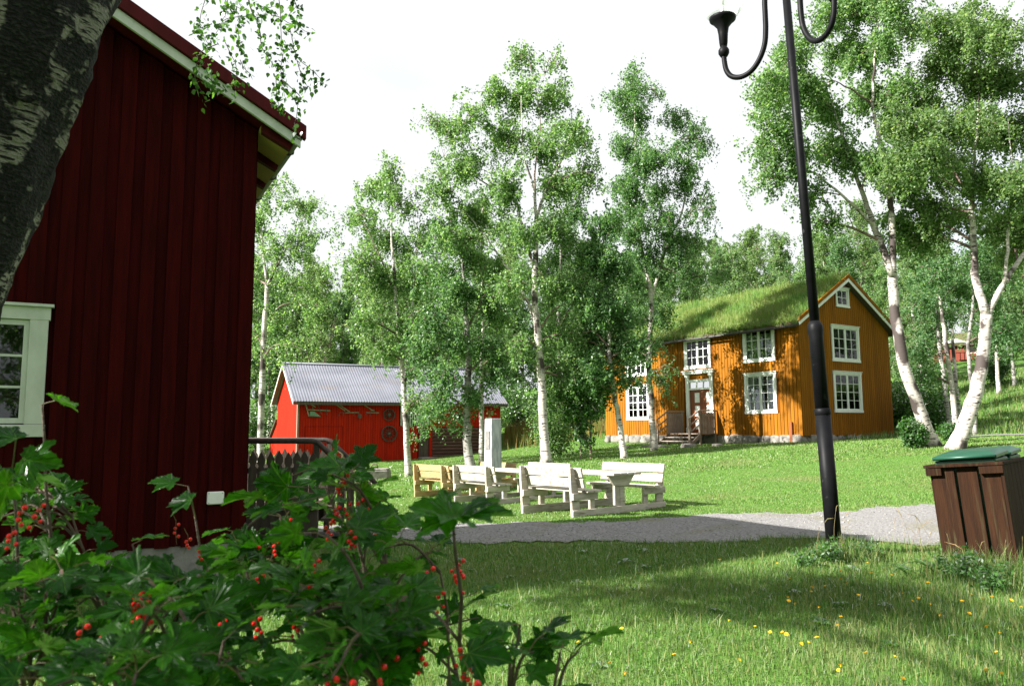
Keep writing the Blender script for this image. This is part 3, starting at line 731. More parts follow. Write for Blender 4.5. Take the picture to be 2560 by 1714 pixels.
# turf: lumpy slab + blades
nu, nv = 90, 26
V, F = [], []
for s in (0, 1):
    base = len(V)
    for i in range(nu+1):
        for j in range(nv+1):
            xx = -.25 + (OL+.5)*i/nu; q = j/nv
            yy = (.33 - (OW/2+.33)*q) if s == 0 else (-OW-.33 + (OW/2+.33)*q)
            zz = OH - OS*.33 + (OA-OH+OS*.33)*q
            edge = min(1, i/3, (nu-i)/3, .25 + j/3)
            hgt = .14 + (.15 + random.uniform(-.035, .035))*edge
            V.append((xx, yy + (.03*math.sin(xx*6.3) if j == 0 else 0), zz + hgt))
    for i in range(nu):
        for j in range(nv):
            a = base+i*(nv+1)+j; F.append((a, a+1, a+nv+2, a+nv+1))
M['sod'] = surf('sod soil and moss', (0.065, 0.110, 0.025), (0.085, 0.060, 0.032), 0.95, 3, bump=0.8, bscale=20)
sod_o = bpy.data.objects.new('turf', np_mesh('turf', np.array(V), np.array(F), M['sod'], True)); link(sod_o, oroof)
ed = MB()
for i in range(40):           # dark sod edge at the eave
    a = -.25+(OL+.5)*i/40
    ed.box(a, a+(OL+.5)/40+.01, .27, .335+.02*math.sin(i*2.1), OH-OS*.33+.10, OH-OS*.33+.20+.03*math.sin(i*1.3))
ed.build('sod_edge', M['sod'], oroof)
MB().tube([(-.2, .40, OH-.16), (OL+.2, .40, OH-.16)], .05, 8).build('gutter', M['dark_metal'], oroof, True)
for i in range(9): MB().tube([(.5+i*1.4, .40, OH-.10), (.5+i*1.4, .30, OH+.10)], .015, 5).build('gutter_hook', M['dark_metal'], oroof)

def blades(V2, h, w, lean, rs, mat_name, name, seg=1):
    """numpy grass: V2 = base points (n,3); h, w = heights and widths (n); lean = fraction"""
    n = len(V2)
    ang = rs.uniform(0, 2*np.pi, n); la = rs.uniform(0, 2*np.pi, n); lm = np.abs(rs.normal(0, lean, n))
    sx, sy = np.cos(ang)*w/2, np.sin(ang)*w/2
    tip = V2 + np.c_[np.cos(la)*lm*h, np.sin(la)*lm*h, h*np.sqrt(np.clip(1-lm**2, .15, 1))]
    if seg == 1:
        P = np.stack([V2 + np.c_[sx, sy, 0*sx], V2 - np.c_[sx, sy, 0*sx], tip], 1).reshape(-1, 3)
        Fc = np.arange(3*n).reshape(-1, 3)
    else:
        mid = V2 + np.c_[np.cos(la)*lm*h*.25, np.sin(la)*lm*h*.25, .6*h]
        P = np.stack([V2 + np.c_[sx, sy, 0*sx], V2 - np.c_[sx, sy, 0*sx], mid - .7*np.c_[sx, sy, 0*sx], mid + .7*np.c_[sx, sy, 0*sx], tip], 1).reshape(-1, 3)
        b = np.arange(n)[:, None]*5
        Fc = np.concatenate([b+[0, 1, 2], b+[0, 2, 3], b+[3, 2, 4]])
    return np_mesh(name, P, Fc, M[mat_name])
rs = np.random.default_rng(11)
nb = 78000
u = rs.uniform(-.25, OL+.25, nb); q = np.clip(rs.uniform(-.03, 1.02, nb), 0, 1); s_ = rs.uniform(0, 1, nb) < .22
yy = np.where(s_, -OW-.33+(OW/2+.33)*q, .33-(OW/2+.33)*q)
zz = OH-OS*.33+(OA-OH+OS*.33)*q + .20
clump = np.clip(rs.normal(.5, .25, nb) + .22*np.sin(u*2.3+1)*np.sin(q*8+2*np.sin(u*.9)), 0, 1.3)
hh = (.16+.42*clump*rs.uniform(.4, 1.2, nb))*np.where(q < .1, .7, 1)
so = bpy.data.objects.new('turf_grass', blades(np.c_[u, yy, zz], hh, rs.uniform(.014, .032, nb), .55, rs, 'sod_grass', 'turf_grass'))
tag(link(so, oroof), kind='stuff')
# foundation stones
def stone_mesh(seed, sx, sy, sz):
    r_ = np.random.default_rng(seed); import bmesh
    bm = bmesh.new(); bmesh.ops.create_cube(bm, size=1.0)
    bmesh.ops.subdivide_edges(bm, edges=bm.edges[:], cuts=2, use_grid_fill=True)
    for v in bm.verts:
        k = v.co.copy(); l = k.length
        v.co = k*(0.45+.55*(.60/max(l, .3))) * (1 + r_.normal(0, .06))
        v.co = Vector((v.co.x*sx, v.co.y*sy, v.co.z*sz))
    me = bpy.data.meshes.new('stone'); bm.to_mesh(me); bm.free(); me.materials.append(M['stone'])
    me.polygons.foreach_set('use_smooth', [True]*len(me.polygons)); return me
x = .05; k = 0
while x < OL - .2:
    w = random.uniform(.35, .95); w = min(w, OL-x)
    instance('foundation_stone', stone_mesh(100+k, w*.97, .6, random.uniform(.40, .54)), HO, (x+w/2, -.16+random.uniform(-.05, .05), -.22), (0, R(random.uniform(-3, 3)), R(random.uniform(-4, 4)))); x += w; k += 1
y = -.5
while y > -OW + .3:
    w = random.uniform(.5, 1.0)
    instance('foundation_stone', stone_mesh(200+k, .5, w*1.1, .42), HO, (.20, y-w/2, -.20), (R(random.uniform(-3, 3)), 0, 0)); y -= w; k += 1
MB().box(.6, OL-.3, -OW+.3, -.6, -.5, -.02).build('dark_crawl_space', M['dark_room'], HO)
MB().box(.42, .54, .03, .13, -.35, .55).build('drain_box', M['ochre_dark'], HO)
# entrance steps with railings: deck 4.45..6.53 wide, 1.15 deep
ST = thing('entrance_steps', 'grey wooden entrance steps with board railings at the ochre house door', 'steps', (OX, OY, OZ), (0, 0, OYAW))
for i in range(9): MB().box(4.43, 6.55, .10+i*.125, .215+i*.125, .06, .10).build('deck_plank', M['rail_wood'], ST)
for i in range(2): MB().box(4.53, 6.45, 1.28+i*.27, 1.53+i*.27, -.10-i*.17, -.06-i*.17).build('step', M['rail_wood'], ST)
for x in (4.45, 6.45):
    for y in (.15, 1.12, 1.78):
        MB().box(x, x+.08, y, y+.08, -.55, 1.10 if y < 1.5 else .70).build('post', M['rail_wood'], ST)
    MB().tube([(x+.04, .08, 1.12), (x+.04, 1.16, 1.12), (x+.04, 1.86, .72)], .04, 6).build('handrail', M['rail_wood'], ST)
    for i in range(9): MB().box(x+.022, x+.044, .26+i*.095, .335+i*.095, .10, 1.02+.02*(i % 2)).build('railing_board', M['rail_wood'], ST)
    MB().box(x+.046, x+.07, .2, 1.15, .30, .36).build('cross_rail', M['rail_wood'], ST); MB().box(x+.046, x+.07, .2, 1.15, .80, .86).build('cross_rail', M['rail_wood'], ST)
    for zq in (.25, .55): MB().prism([(1.2, zq+.2), (1.8, zq-.16), (1.8, zq-.10), (1.2, zq+.26)], x+.03, x+.06, 'x').build('cross_rail', M['rail_wood'], ST)
    MB().prism([(1.2, .06), (1.9, -.42), (1.9, -.55), (1.2, -.12)], x+.02, x+.055, 'x').build('stringer', M['rail_wood'], ST)
tag(instance('stone_step', stone_mesh(77, 1.5, .5, .2)), 'flat grey stone slab lying before the ochre house steps', 'stone')
bpy.context.view_layer.update()
def hloc(x, y): c, s = math.cos(OYAW), math.sin(OYAW); return (OX + c*x - s*y, OY + s*x + c*y)
sp = bpy.data.objects['stone_step']; xx, yy = hloc(6.2, 2.35); sp.location = (xx, yy, g1(xx, yy)); sp.rotation_euler = (0, 0, OYAW)
for i, (a, b, s) in enumerate(((7.6, 2.9, .5), (3.4, 3.0, .8), (2.2, 2.6, .45))):
    xx, yy = hloc(a, b)
    tag(instance('garden_stone', stone_mesh(300+i, s, s*.7, s*.35), None, (xx, yy, g1(xx, yy)+.02), (0, 0, i)), ['small grey stone in the grass left of the entrance steps', 'long low grey stone in the grass right of the entrance steps', 'small pale stone in the grass below the ochre house window'][i], 'stone')

# ---------------------------------------------------------------- red barn
BX, BY, BZ, BYAW = -11.491, 41.975, 0.506, 0.491
BL, BW, BH, BA = 12.2, 5.2, 2.90, 4.85
BN = thing('red_barn', 'bright red wooden barn with corrugated grey roof among the birches', 'barn', (BX, BY, BZ), (0, 0, BYAW))
bops = [(5.78, 7.53, 1.40, 2.84), (6.92, 7.54, -.9, 1.20)]
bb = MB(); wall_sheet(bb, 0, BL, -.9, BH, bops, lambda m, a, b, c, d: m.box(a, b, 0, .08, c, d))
bfw = bb.build('front_wall', M['red_gap_shade'], BN)
bg = MB().prism([(.081, -.9), (BW, -.9), (BW, BH), (BW/2, BA), (.081, BH)], 0, .08, 'x').build('gable_wall', M['red_gap_shade'], BN)
MB().prism([(.081, -.9), (BW, -.9), (BW, BH), (BW/2, BA), (.081, BH)], BL-.08, BL, 'x').box(.08, BL-.08, BW-.08, BW, -.9, BH).build('back_wall', M['red_barn'], BN)
p = .139; n = int(6.92/p)
for i in range(n):
    a, b = i*p, (i+1)*p
    for (z0, t0, t1) in clip_boards(a, b, -.85, BH-.02, BH-.02, [bops[0]]):
        MB().box(a+.008, b-.008, -.022, -.003, z0, t0).build('board', M['red_barn'], bfw)
for i in range(33):
    a, b = 7.56+i*.1405, 7.56+(i+1)*.1405
    MB().box(a+.008, b-.008, -.022, -.003, 1.34, BH-.02).build('board', M['red_barn'], bfw)
for i in range(26):
    a, b = i*.2, (i+1)*.2
    ta, tb = BH+(BA-BH)/(BW/2)*min(a, BW-a), BH+(BA-BH)/(BW/2)*min(b, BW-b)
    MB().prism([(a+.008, -.85), (b-.008, -.85), (b-.008, tb), (a+.008, ta)], -.022, -.003, 'x').build('board', M['red_barn'], bg)
MB().box(-.03, -.024, -.03, .12, -.85, BH).box(-.03, .06, -.034, -.0245, -.85, BH-.02).build('corner_board', M['rail_wood'], BN)
MB().box(7.56, 7.73, -.045, -.003, -.9, 1.34).build('door_post', M['red_barn'], BN)
for i in range(11):
    z = 1.20 - i*.19
    MB().tube([(7.74, .0, z), (12.22, .0, z)], .105, 8).build('log', M['log'], BN, True)
for i in range(13):
    a = 5.80+i*.135
    MB().box(a, a+.062, -.035, -.01, 1.42, 2.82).build('vent_slat', M['white_green'], BN)
MB().box(5.78, 7.53, .5, .52, 1.3, 2.9).box(6.9, 7.6, .55, .57, -.9, 1.25).build('dark_interior', M['dark_room'], BN)
bd = MB().box(6.94, 7.53, .02, .05, -.85, 1.19).build('door', M['old_wood'], BN)
MB().tube([(7.44, -.0, .35), (7.44, -.05, .35), (7.44, -.05, .50), (7.44, 0, .50)], .015, 6).build('handle', M['iron'], bd)
MB().box(.38, 2.45, -.030, -.0225, 1.385, 1.40).box(.38, .395, -.030, -.0225, -.6, 1.385).box(2.435, 2.45, -.03, -.0225, -.6, 1.385).build('hatch_frame', M['red_dark'], BN)
MB().box(6.85, 7.75, -.75, -.05, -.75, -.36).build('doorstep', M['stone'], BN, bevel=.03)
# corrugated roof, two slopes
nu = 330; V, F = [], []
for s in (0, 1):
    base = len(V)
    for i in range(nu+1):
        xx = -.35 + (BL+.7)*i/nu; cz = .016*math.sin(2*math.pi*xx/.152)
        for q in (0, 1):
            yy_ = (-.38 + (BW/2+.38)*q) if s == 0 else (BW+.38 - (BW/2+.38)*q)
            sl = (BA-BH)/(BW/2)
            V.append((xx, yy_, BH + .12 + sl*(-.38 + (BW/2+.38)*q) + cz))
    for i in range(nu):
        a = base+i*2; F.append((a, a+1, a+3, a+2))
broof = bpy.data.objects.new('roof', np_mesh('roof', np.array(V), np.array(F), M['steel_roof'], True)); link(broof, BN)
MB().tube([(-.36, BW/2, BA+.15), (BL+.36, BW/2, BA+.15)], .06, 8).build('ridge_cap', M['steel_roof'], broof, True)
sl = (BA-BH)/(BW/2)
for xx in (-.36, BL+.33):
    for s in (0, 1):
        ya, yb = (-.40, BW/2) if s == 0 else (BW+.40, BW/2)
        MB().prism([(ya, BH-sl*.40-.06), (yb, BA-.06), (yb, BA+.10), (ya, BH-sl*.40+.10)], xx, xx+.03, 'x').build('bargeboard', M['white_green'], BN)
MB().box(-.33, BL+.33, -.36, -.33, BH-sl*.36-.08, BH-sl*.36+.07).build('fascia', M['old_wood'], BN)
MB().box(-.3, BL+.3, -.33, -.0, BH-.18, BH-.16).build('soffit', M['old_wood'], BN)
# lean-to behind
MB().prism([(BW+.001, -.9), (BW+2.1, -.9), (BW+2.1, .55), (BW+.001, 1.75)], .02, BL, 'x').build('lean_to', M['red_barn'], BN)
MB().prism([(BW+.002, 1.77), (BW+2.4, .42), (BW+2.4, .50), (BW+.002, 1.86)], -.12, BL, 'x').build('lean_to_roof', M['old_wood'], BN)

# things hung on the barn wall (wall face is y = -.022 local)
def on_barn(name, label, cat, x, z, y=-.03, group=None):
    c, s = math.cos(BYAW), math.sin(BYAW)
    return thing(name, label, cat, (BX + c*x - s*y, BY + s*x + c*y, BZ + z), (0, 0, BYAW), group)
def wagon_wheel(x, z, r, label, nsp=12):
    w = on_barn('wagon_wheel', label, 'wheel', x, z, -.09, 'wagon wheels on the barn wall')
    RX = Matrix.Rotation(math.pi/2, 4, 'X')
    m = MB(); k = 40
    for (ra, rb, y0, y1) in ((r, r*.88, -.04, .04),):
        vv = []
        for j in range(k):
            g = 2*math.pi*j/k; c, s = math.cos(g), math.sin(g)
            vv += [(ra*c, y0, ra*s), (ra*c, y1, ra*s), (rb*c, y1, rb*s), (rb*c, y0, rb*s)]
        m.add(vv, [(4*j+q, 4*((j+1) % k)+q, 4*((j+1) % k)+(q+1) % 4, 4*j+(q+1) % 4) for j in range(k) for q in range(4)])
    m.build('rim', M['wheel_wood'], w)
    t = MB(); vv = []
    for j in range(k):
        g = 2*math.pi*j/k; c, s = math.cos(g), math.sin(g)
        vv += [(r*1.03*c, -.045, r*1.03*s), (r*1.03*c, .045, r*1.03*s), (r*c, .045, r*s), (r*c, -.045, r*s)]
    t.add(vv, [(4*j+q, 4*((j+1) % k)+q, 4*((j+1) % k)+(q+1) % 4, 4*j+(q+1) % 4) for j in range(k) for q in range(4)]); t.build('iron_tyre', M['iron'], w)
    MB().lathe([(.02, -.11), (.06, -.11), (.085, -.05), (.085, .04), (.06, .07), (.02, .07)], 16, RX).build('hub', M['iron'], w, True)
    for j in range(nsp):
        g = 2*math.pi*(j+.3)/nsp
        MB().tube([(.07*math.cos(g), 0, .07*math.sin(g)), (r*.9*math.cos(g), 0, r*.9*math.sin(g))], [.022, .015], 6).build('spoke', M['wheel_wood'], w)
wagon_wheel(5.10, .98, .44, 'larger spoked wagon wheel hung lower on the red barn wall')
wagon_wheel(5.09, 2.04, .33, 'smaller spoked wagon wheel hung under the barn eave')
def plough(label, x0, z0, bars, metal, blade=None, wheel=None, name='plough'):
    w = on_barn(name, label, 'plough', x0, z0, -.06, 'old ploughs on the barn wall')
    for (nm, pts, r_) in bars: MB().tube([(a-x0, -.02*(i % 2), b-z0) for i, (a, b) in enumerate(pts)], r_, 6).build(nm, M['tool_wood'], w)
    for (nm, pts, r_) in metal: MB().tube([(a-x0, -.05, b-z0) for a, b in pts], r_, 6).build(nm, M['iron'], w)
    if blade: MB().prism([(a-x0, b-z0) for a, b in blade], -.07, -.05).build('mouldboard', M['green_paint'], w)
    if wheel: MB().lathe([(.03, -.03), (.12, -.03), (.12, .03), (.03, .03)], 16, Matrix.Translation((wheel[0]-x0, -.06, wheel[1]-z0)) @ Matrix.Rotation(math.pi/2, 4, 'X')).build('wheel', M['iron'], w)
plough('large wooden plough with green mouldboard, leftmost on the barn wall', .48, 2.30,
       [('handle', [(.33, 2.82), (.48, 2.30), (.58, 1.95)], .035), ('handle', [(.33, 2.80), (.93, 2.43)], .03), ('beam', [(.45, 2.30), (1.72, 2.25)], .045), ('brace', [(.78, 2.45), (.78, 2.25)], .025)],
       [('coulter', [(1.04, 2.54), (1.26, 2.04)], .02), ('draught_hook', [(1.52, 2.42), (1.54, 2.03)], .015), ('sole', [(.58, 1.94), (1.2, 1.92)], .02)], [(.62, 2.20), (.85, 2.20), (1.2, 1.93), (.60, 1.96)])
plough('long handled wooden hoe plough with small wheel on the barn wall', 2.6, 2.15,
       [('handle', [(1.84, 2.66), (1.98, 2.75), (2.82, 2.19)], .035), ('handle', [(2.0, 2.62), (2.55, 2.25)], .03), ('beam', [(2.46, 2.14), (3.32, 2.16)], .035)],
       [('tine', [(2.30, 2.15), (2.22, 2.08), (2.21, 1.95)], .02), ('tine', [(2.52, 2.14), (2.44, 2.05), (2.46, 1.95)], .02), ('tine', [(3.08, 2.15), (3.03, 2.00)], .018), ('fork', [(3.25, 2.16), (3.38, 1.98)], .018), ('cross_bar', [(2.28, 2.14), (2.6, 2.16)], .02)], None, (3.38, 1.95))
plough('small single handled plough beside the upper wagon wheel', 4.0, 2.2,
       [('handle', [(3.32, 2.70), (3.42, 2.70), (4.12, 2.29)], .03), ('beam', [(3.75, 2.15), (4.48, 2.15)], .035), ('brace', [(4.02, 2.30), (4.22, 2.28)], .05)],
       [('tine', [(3.78, 2.15), (3.71, 2.03)], .02), ('tine', [(3.98, 2.15), (3.97, 1.96)], .018), ('draught_hook', [(4.3, 2.15), (4.34, 2.02)], .015)])

# ---------------------------------------------------------------- picnic tables with benches
def picnic_table(loc, yaw, mat, label):
    z = min(g1(loc[0]+dx, loc[1]+dy) for dx in (-.7, .7) for dy in (-.7, .7))
    t = thing('picnic_table', label, 'picnic table', (loc[0], loc[1], z+.02), (0, 0, yaw), 'picnic tables on the lawn')
    W = M[mat]
    for y in (-.65, .65):
        MB().box(-1.28, 1.28, y-.06, y-.012, .0, .15).build('skid', W, t, bevel=.006)
        for s in (-1, 1):
            MB().prism([(s*1.24, .0), (s*1.03, .0), (s*1.10, .48), (s*1.21, .88), (s*1.29, .88), (s*1.27, .5)], y-.010, y+.038).build('back_post', W, t)
            MB().box(min(s*.80, s*.68), max(s*.80, s*.68), y-.010, y+.036, .02, .44).build('leg', W, t)
            MB().box(min(s*1.27, s*.64), max(s*1.27, s*.64), y-.062, y-.012, .32, .44).build('seat_bearer', W, t, bevel=.005)
        for dx in (-.135, .005):
            MB().box(dx, dx+.13, y-.008, y+.045, .0, .60).build('table_leg', W, t)
        MB().prism([(-.20, .52), (.20, .52), (.37, .71), (-.37, .71)], y-.058, y-.010).build('table_bracket', W, t)
    for i in range(4): MB().box(-.385+i*.196, -.385+i*.196+.182, -.86, .86, .712, .757).build('table_plank', W, t, bevel=.006)
    for s in (-1, 1):
        for i in range(2):
            a = .64+i*.19
            MB().box(min(s*a, s*(a+.175)), max(s*a, s*(a+.175)), -.80, .80, .442, .485).build('seat_plank', W, t, bevel=.006)
        for (z0, dx) in ((.53, 1.105), (.715, 1.150)):
            Mx = Matrix.Translation((s*(dx-.03), 0, z0)) @ Matrix.Rotation(s*R(13), 4, 'Y')
            MB().box(-.02, .02, -.80, .80, 0, .165, Mx).build('backrest_slat', W, t, bevel=.006)
    return t
picnic_table((1.54, 15.11), R(41), 'grey_wood', 'weathered pale grey picnic table with backrests, nearest the gravel path')
picnic_table((0.0, 19.1), R(38), 'grey_wood', 'pale grey picnic table with backrests, middle one of the three')
picnic_table((-1.3, 21.9), R(40), 'new_wood', 'orange brown picnic table with backrests, farthest of the three')

# ---------------------------------------------------------------- stone pillar, well stone
zp = g1(-.55, 22.0)
SP = thing('stone_pillar', 'square grey stone memorial pillar with dark plaque behind picnic tables', 'pillar', (-.55, 22.0, zp-.05), (0, 0, R(37)))
h = 2.0 - zp
sh = MB(); a, b = .19, .165
sh.add([(-a, -a, 0), (a, -a, 0), (a, a, 0), (-a, a, 0), (-b, -b, h), (b, -b, h), (b, b, h-.02), (-b, b, h-.01)], [(3, 2, 1, 0), (4, 5, 6, 7), (0, 1, 5, 4), (1, 2, 6, 5), (2, 3, 7, 6), (3, 0, 4, 7)])
sh.build('shaft', M['marble'], SP, bevel=.012)
MB().box(-.196, -.176, -.10, .10, h-.85, h-.35).build('plaque', M['plaque'], SP, bevel=.004)
zq = g1(-5.25, 30.0)
WL = thing('well_stone', 'low grey stone well block with iron ring handle before the barn', 'well', (-5.25, 30.0, zq-.05), (0, 0, R(20)))
MB().prism([(-.62, -.40), (.42, -.46), (.62, -.1), (.60, .36), (-.30, .48), (-.64, .22)], 0, .42, 'z').build('block', M['stone'], WL, bevel=.03)
MB().prism([(-.58, -.36), (.38, -.42), (.57, -.08), (.55, .32), (-.28, .43), (-.60, .2)], .425, .47, 'z').build('slab', M['stone'], WL, bevel=.015)
MB().tube([(-.13, 0, .46), (-.12, 0, .58), (-.06, 0, .63), (.06, 0, .63), (.12, 0, .58), (.13, 0, .46)], .022, 6).build('handle', M['rail_wood'], WL)

# ---------------------------------------------------------------- lamp posts
def globe_mat():
    m, nt, out = new_mat('lamp globe')
    p = nt.nodes.new('ShaderNodeBsdfPrincipled'); t = nt.nodes.new('ShaderNodeBsdfTransparent'); mx = nt.nodes.new('ShaderNodeMixShader')
    p.inputs['Base Color'].default_value = (.88, .9, .88, 1); p.inputs['Roughness'].default_value = .08
    t.inputs['Color'].default_value = (.97, .98, .97, 1); lw = nt.nodes.new('ShaderNodeLayerWeight'); lw.inputs['Blend'].default_value = .25
    mr = nt.nodes.new('ShaderNodeMapRange'); mr.inputs['To Min'].default_value, mr.inputs['To Max'].default_value = .28, .85
    nt.links.new(lw.outputs['Facing'], mr.inputs['Value']); nt.links.new(mr.outputs['Result'], mx.inputs[0])
    nt.links.new(t.outputs[0], mx.inputs[1]); nt.links.new(p.outputs[0], mx.inputs[2]); nt.links.new(mx.outputs[0], out.inputs['Surface'])
    return m
M['globe'] = globe_mat()
M['opal'] = surf('opal glass', (.8, .8, .8), (.75, .75, .76), .2)
lb = Vector((3.62, 9.0, g1(3.62, 9.0)))
LP = thing('lamp_post', 'tall black lamp post with curved arms leaning over the gravel path', 'lamp post', lb)
top = Vector((3.35, 9.0, 7.4)) - lb
def on_pole(z): return top*(z/top.z)
MB().tube([on_pole(z) for z in (-.1, 1.60)], .085, 20).build('pole_base', M['black_metal'], LP, True)
MB().tube([on_pole(z) for z in (1.57, 1.58, 1.64, 1.65)], [.083, .091, .091, .080], 20).build('joint_ring', M['black_metal'], LP, True)
MB().tube([on_pole(z) for z in (1.6, 2.48, 2.54, 2.60, 2.66)], [.080, .079, .088, .086, .058], 20).build('sleeve', M['black_metal'], LP, True)
MB().tube([on_pole(z) for z in (2.55, 4.5, 7.2)], [.056, .052, .045], 16).build('pole', M['black_metal'], LP, True)
def lamp_arm(dirx, diry, s=1.0):
    """arm leaves the pole above, swings out and down in an S and up to a globe lantern"""
    d = Vector((dirx, diry, 0)).normalized()
    prof = [(.02, 6.95), (.10, 7.02), (.20, 6.98), (.255, 6.82), (.26, 6.60), (.262, 6.42), (.285, 6.22), (.36, 6.05), (.47, 5.935), (.60, 5.90), (.72, 5.94), (.79, 6.04), (.815, 6.18), (.818, 6.30)]
    c0 = on_pole(6.9); pts = [Vector((c0.x, c0.y, 0)) + d*r_ + Vector((0, 0, z-lb.z+.10)) for r_, z in prof]
    pts = [Vector(q[:3]) for q in smooth_line([(*p_, 0) for p_ in pts], 5)]
    arm = MB().tube(pts, .033, 14).build('arm', M['black_metal'], LP, True)
    o = pts[-1]
    T = Matrix.Translation(o)
    MB().lathe([(.004, -.075), (.045, -.062), (.068, -.02), (.068, .02), (.045, .062), (.03, .075), (.048, .082), (.048, .105), (.052, .11), (.06, .24), (.075, .33), (.13, .40), (.165, .43), (.17, .46), (.15, .47)], 24, T).build('lantern_holder', M['black_metal'], LP, True)
    g = MB().lathe([(.158, .455), (.20, .50), (.25, .58), (.275, .68), (.278, .78), (.255, .90), (.20, 1.0), (.10, 1.07), (.01, 1.085)], 32, T).build('globe', M['globe'], LP, True)
    MB().tube([o+Vector((0, 0, .46)), o+Vector((0, 0, .62))], [.03, .024], 10).build('socket', M['opal'], g, True)
    MB().lathe([(.004, .62), (.026, .64), (.034, .72), (.03, .80), (.004, .83)], 14, T).build('bulb', M['opal'], g, True)
lamp_arm(-.70, .585); lamp_arm(.30, -.955)
lp = at(622, 817, 25.0); zl = g1(lp.x, lp.y)
L2 = thing('lamp_post', 'small white globe lamp half hidden behind the red house corner', 'lamp post', (lp.x, lp.y, zl))
MB().tube([(0, 0, 0), (0, 0, lp.z-zl-.22)], .04, 10).build('pole', M['white_green'], L2, True)
MB().lathe([(.05, -.22), (.07, -.14), (.14, -.08), (.165, 0), (.13, .10), (.06, .15), (.005, .165)], 20, Matrix.Translation((0, 0, lp.z-zl))).build('globe', M['opal'], L2, True)

# ---------------------------------------------------------------- bin enclosure with wheelie bins
BE = thing('bin_enclosure', 'leaning red brown plank enclosure round the wheelie bins, grass at its foot', 'bin enclosure', (4.53, 8.43, g1(4.6, 8.2)-.13), (0, R(-4.5), R(-40)))
Hh, FW, SL_ = 1.20, .69, 2.0
for (a, b, l) in ((.03, .24, .0), (.262, .45, .02), (.478, .66, .01)):
    MB().box(a, b, 0+l, .024+l, -.1, Hh-.035).build('plank', M['bin_wood'], BE, bevel=.003)
for i in range(8):
    MB().box(FW-.028, FW-.004, .03+i*.245, .265+i*.245, -.1, Hh-.035).build('plank', M['bin_wood'], BE, bevel=.003)
    MB().box(.004, .028, .03+i*.245, .265+i*.245, -.1, Hh-.035).build('plank', M['bin_wood'], BE, bevel=.003)
MB().box(.664, .69, -.008, .022, -.1, Hh-.035).build('corner_post', M['bin_wood'], BE)
for (a, b) in ((-.02, .13), (.48, .695)):
    MB().box(a, b, -.045, -.003, Hh-.115, Hh-.036).build('block', M['bin_wood'], BE, bevel=.003)
MB().box(-.035, FW+.015, -.055, .045, Hh-.034, Hh).build('top_rail', M['bin_wood'], BE, bevel=.004)
MB().box(-.035, .045, .046, SL_, Hh-.034, Hh).build('top_rail', M['bin_wood'], BE, bevel=.004); MB().box(FW-.045, FW+.015, .046, SL_, Hh-.034, Hh).build('top_rail', M['bin_wood'], BE, bevel=.004)
def wheelie_bin(y0, label, dz=0):
    t = thing('wheelie_bin', label, 'bin', (0, 0, 0))
    t.matrix_world = Matrix.Translation(BE.location) @ BE.rotation_euler.to_matrix().to_4x4() @ Matrix.Translation((.075, y0, dz))
    w, l = .54, .74
    body = MB(); c = .06
    v = [(c, c, 0), (w-c, c, 0), (w-c, l-c, 0), (c, l-c, 0), (0, 0, Hh-.01), (w, 0, Hh-.01), (w, l, Hh-.01), (0, l, Hh-.01)]
    body.add(v, [(3, 2, 1, 0), (4, 5, 6, 7), (0, 1, 5, 4), (1, 2, 6, 5), (2, 3, 7, 6), (3, 0, 4, 7)]).build('body', M['bin_green'], t)
    MB().box(-.015, w+.015, -.015, l+.015, Hh-.006, Hh+.034).build('rim', M['bin_green'], t, bevel=.01)
    lid = MB()
    lid.add([(-.03, -.03, Hh+.038), (w+.03, -.03, Hh+.038), (w+.03, l+.03, Hh+.06), (-.03, l+.03, Hh+.06), (-.03, -.03, Hh+.075), (w+.03, -.03, Hh+.075), (w+.03, l+.03, Hh+.10), (-.03, l+.03, Hh+.10),
             (.06, .10, Hh+.115), (w-.06, .10, Hh+.115), (w-.06, l-.06, Hh+.14), (.06, l-.06, Hh+.14)],
            [(3, 2, 1, 0), (0, 1, 5, 4), (1, 2, 6, 5), (2, 3, 7, 6), (3, 0, 4, 7), (4, 5, 9, 8), (5, 6, 10, 9), (6, 7, 11, 10), (7, 4, 8, 11), (8, 9, 10, 11)])
    ld = lid.build('lid', M['bin_green'], t, bevel=.006)
    MB().tube([(-.02, -.055, Hh+.06), (w+.02, -.055, Hh+.06)], .017, 10).build('lid_handle', M['bin_green'], ld, True)
    for q in (.0, w*.5, w): MB().box(q-.02, q+.02, -.06, -.03, Hh+.045, Hh+.072).build('handle_lug', M['bin_green'], ld)
    MB().tube([(.02, l+.06, Hh+.05), (w-.02, l+.06, Hh+.05)], .018, 10).build('grab_bar', M['bin_green'], t, True)
    for q in (.05, w-.05): MB().box(q-.03, q+.03, l+.0, l+.08, Hh+.0, Hh+.08).build('hinge', M['bin_green'], t)
    return t
wheelie_bin(.06, 'green wheelie bin with shut lid at the front of the plank enclosure')
wheelie_bin(1.02, 'green wheelie bin at the back of the plank enclosure, only its lid showing')

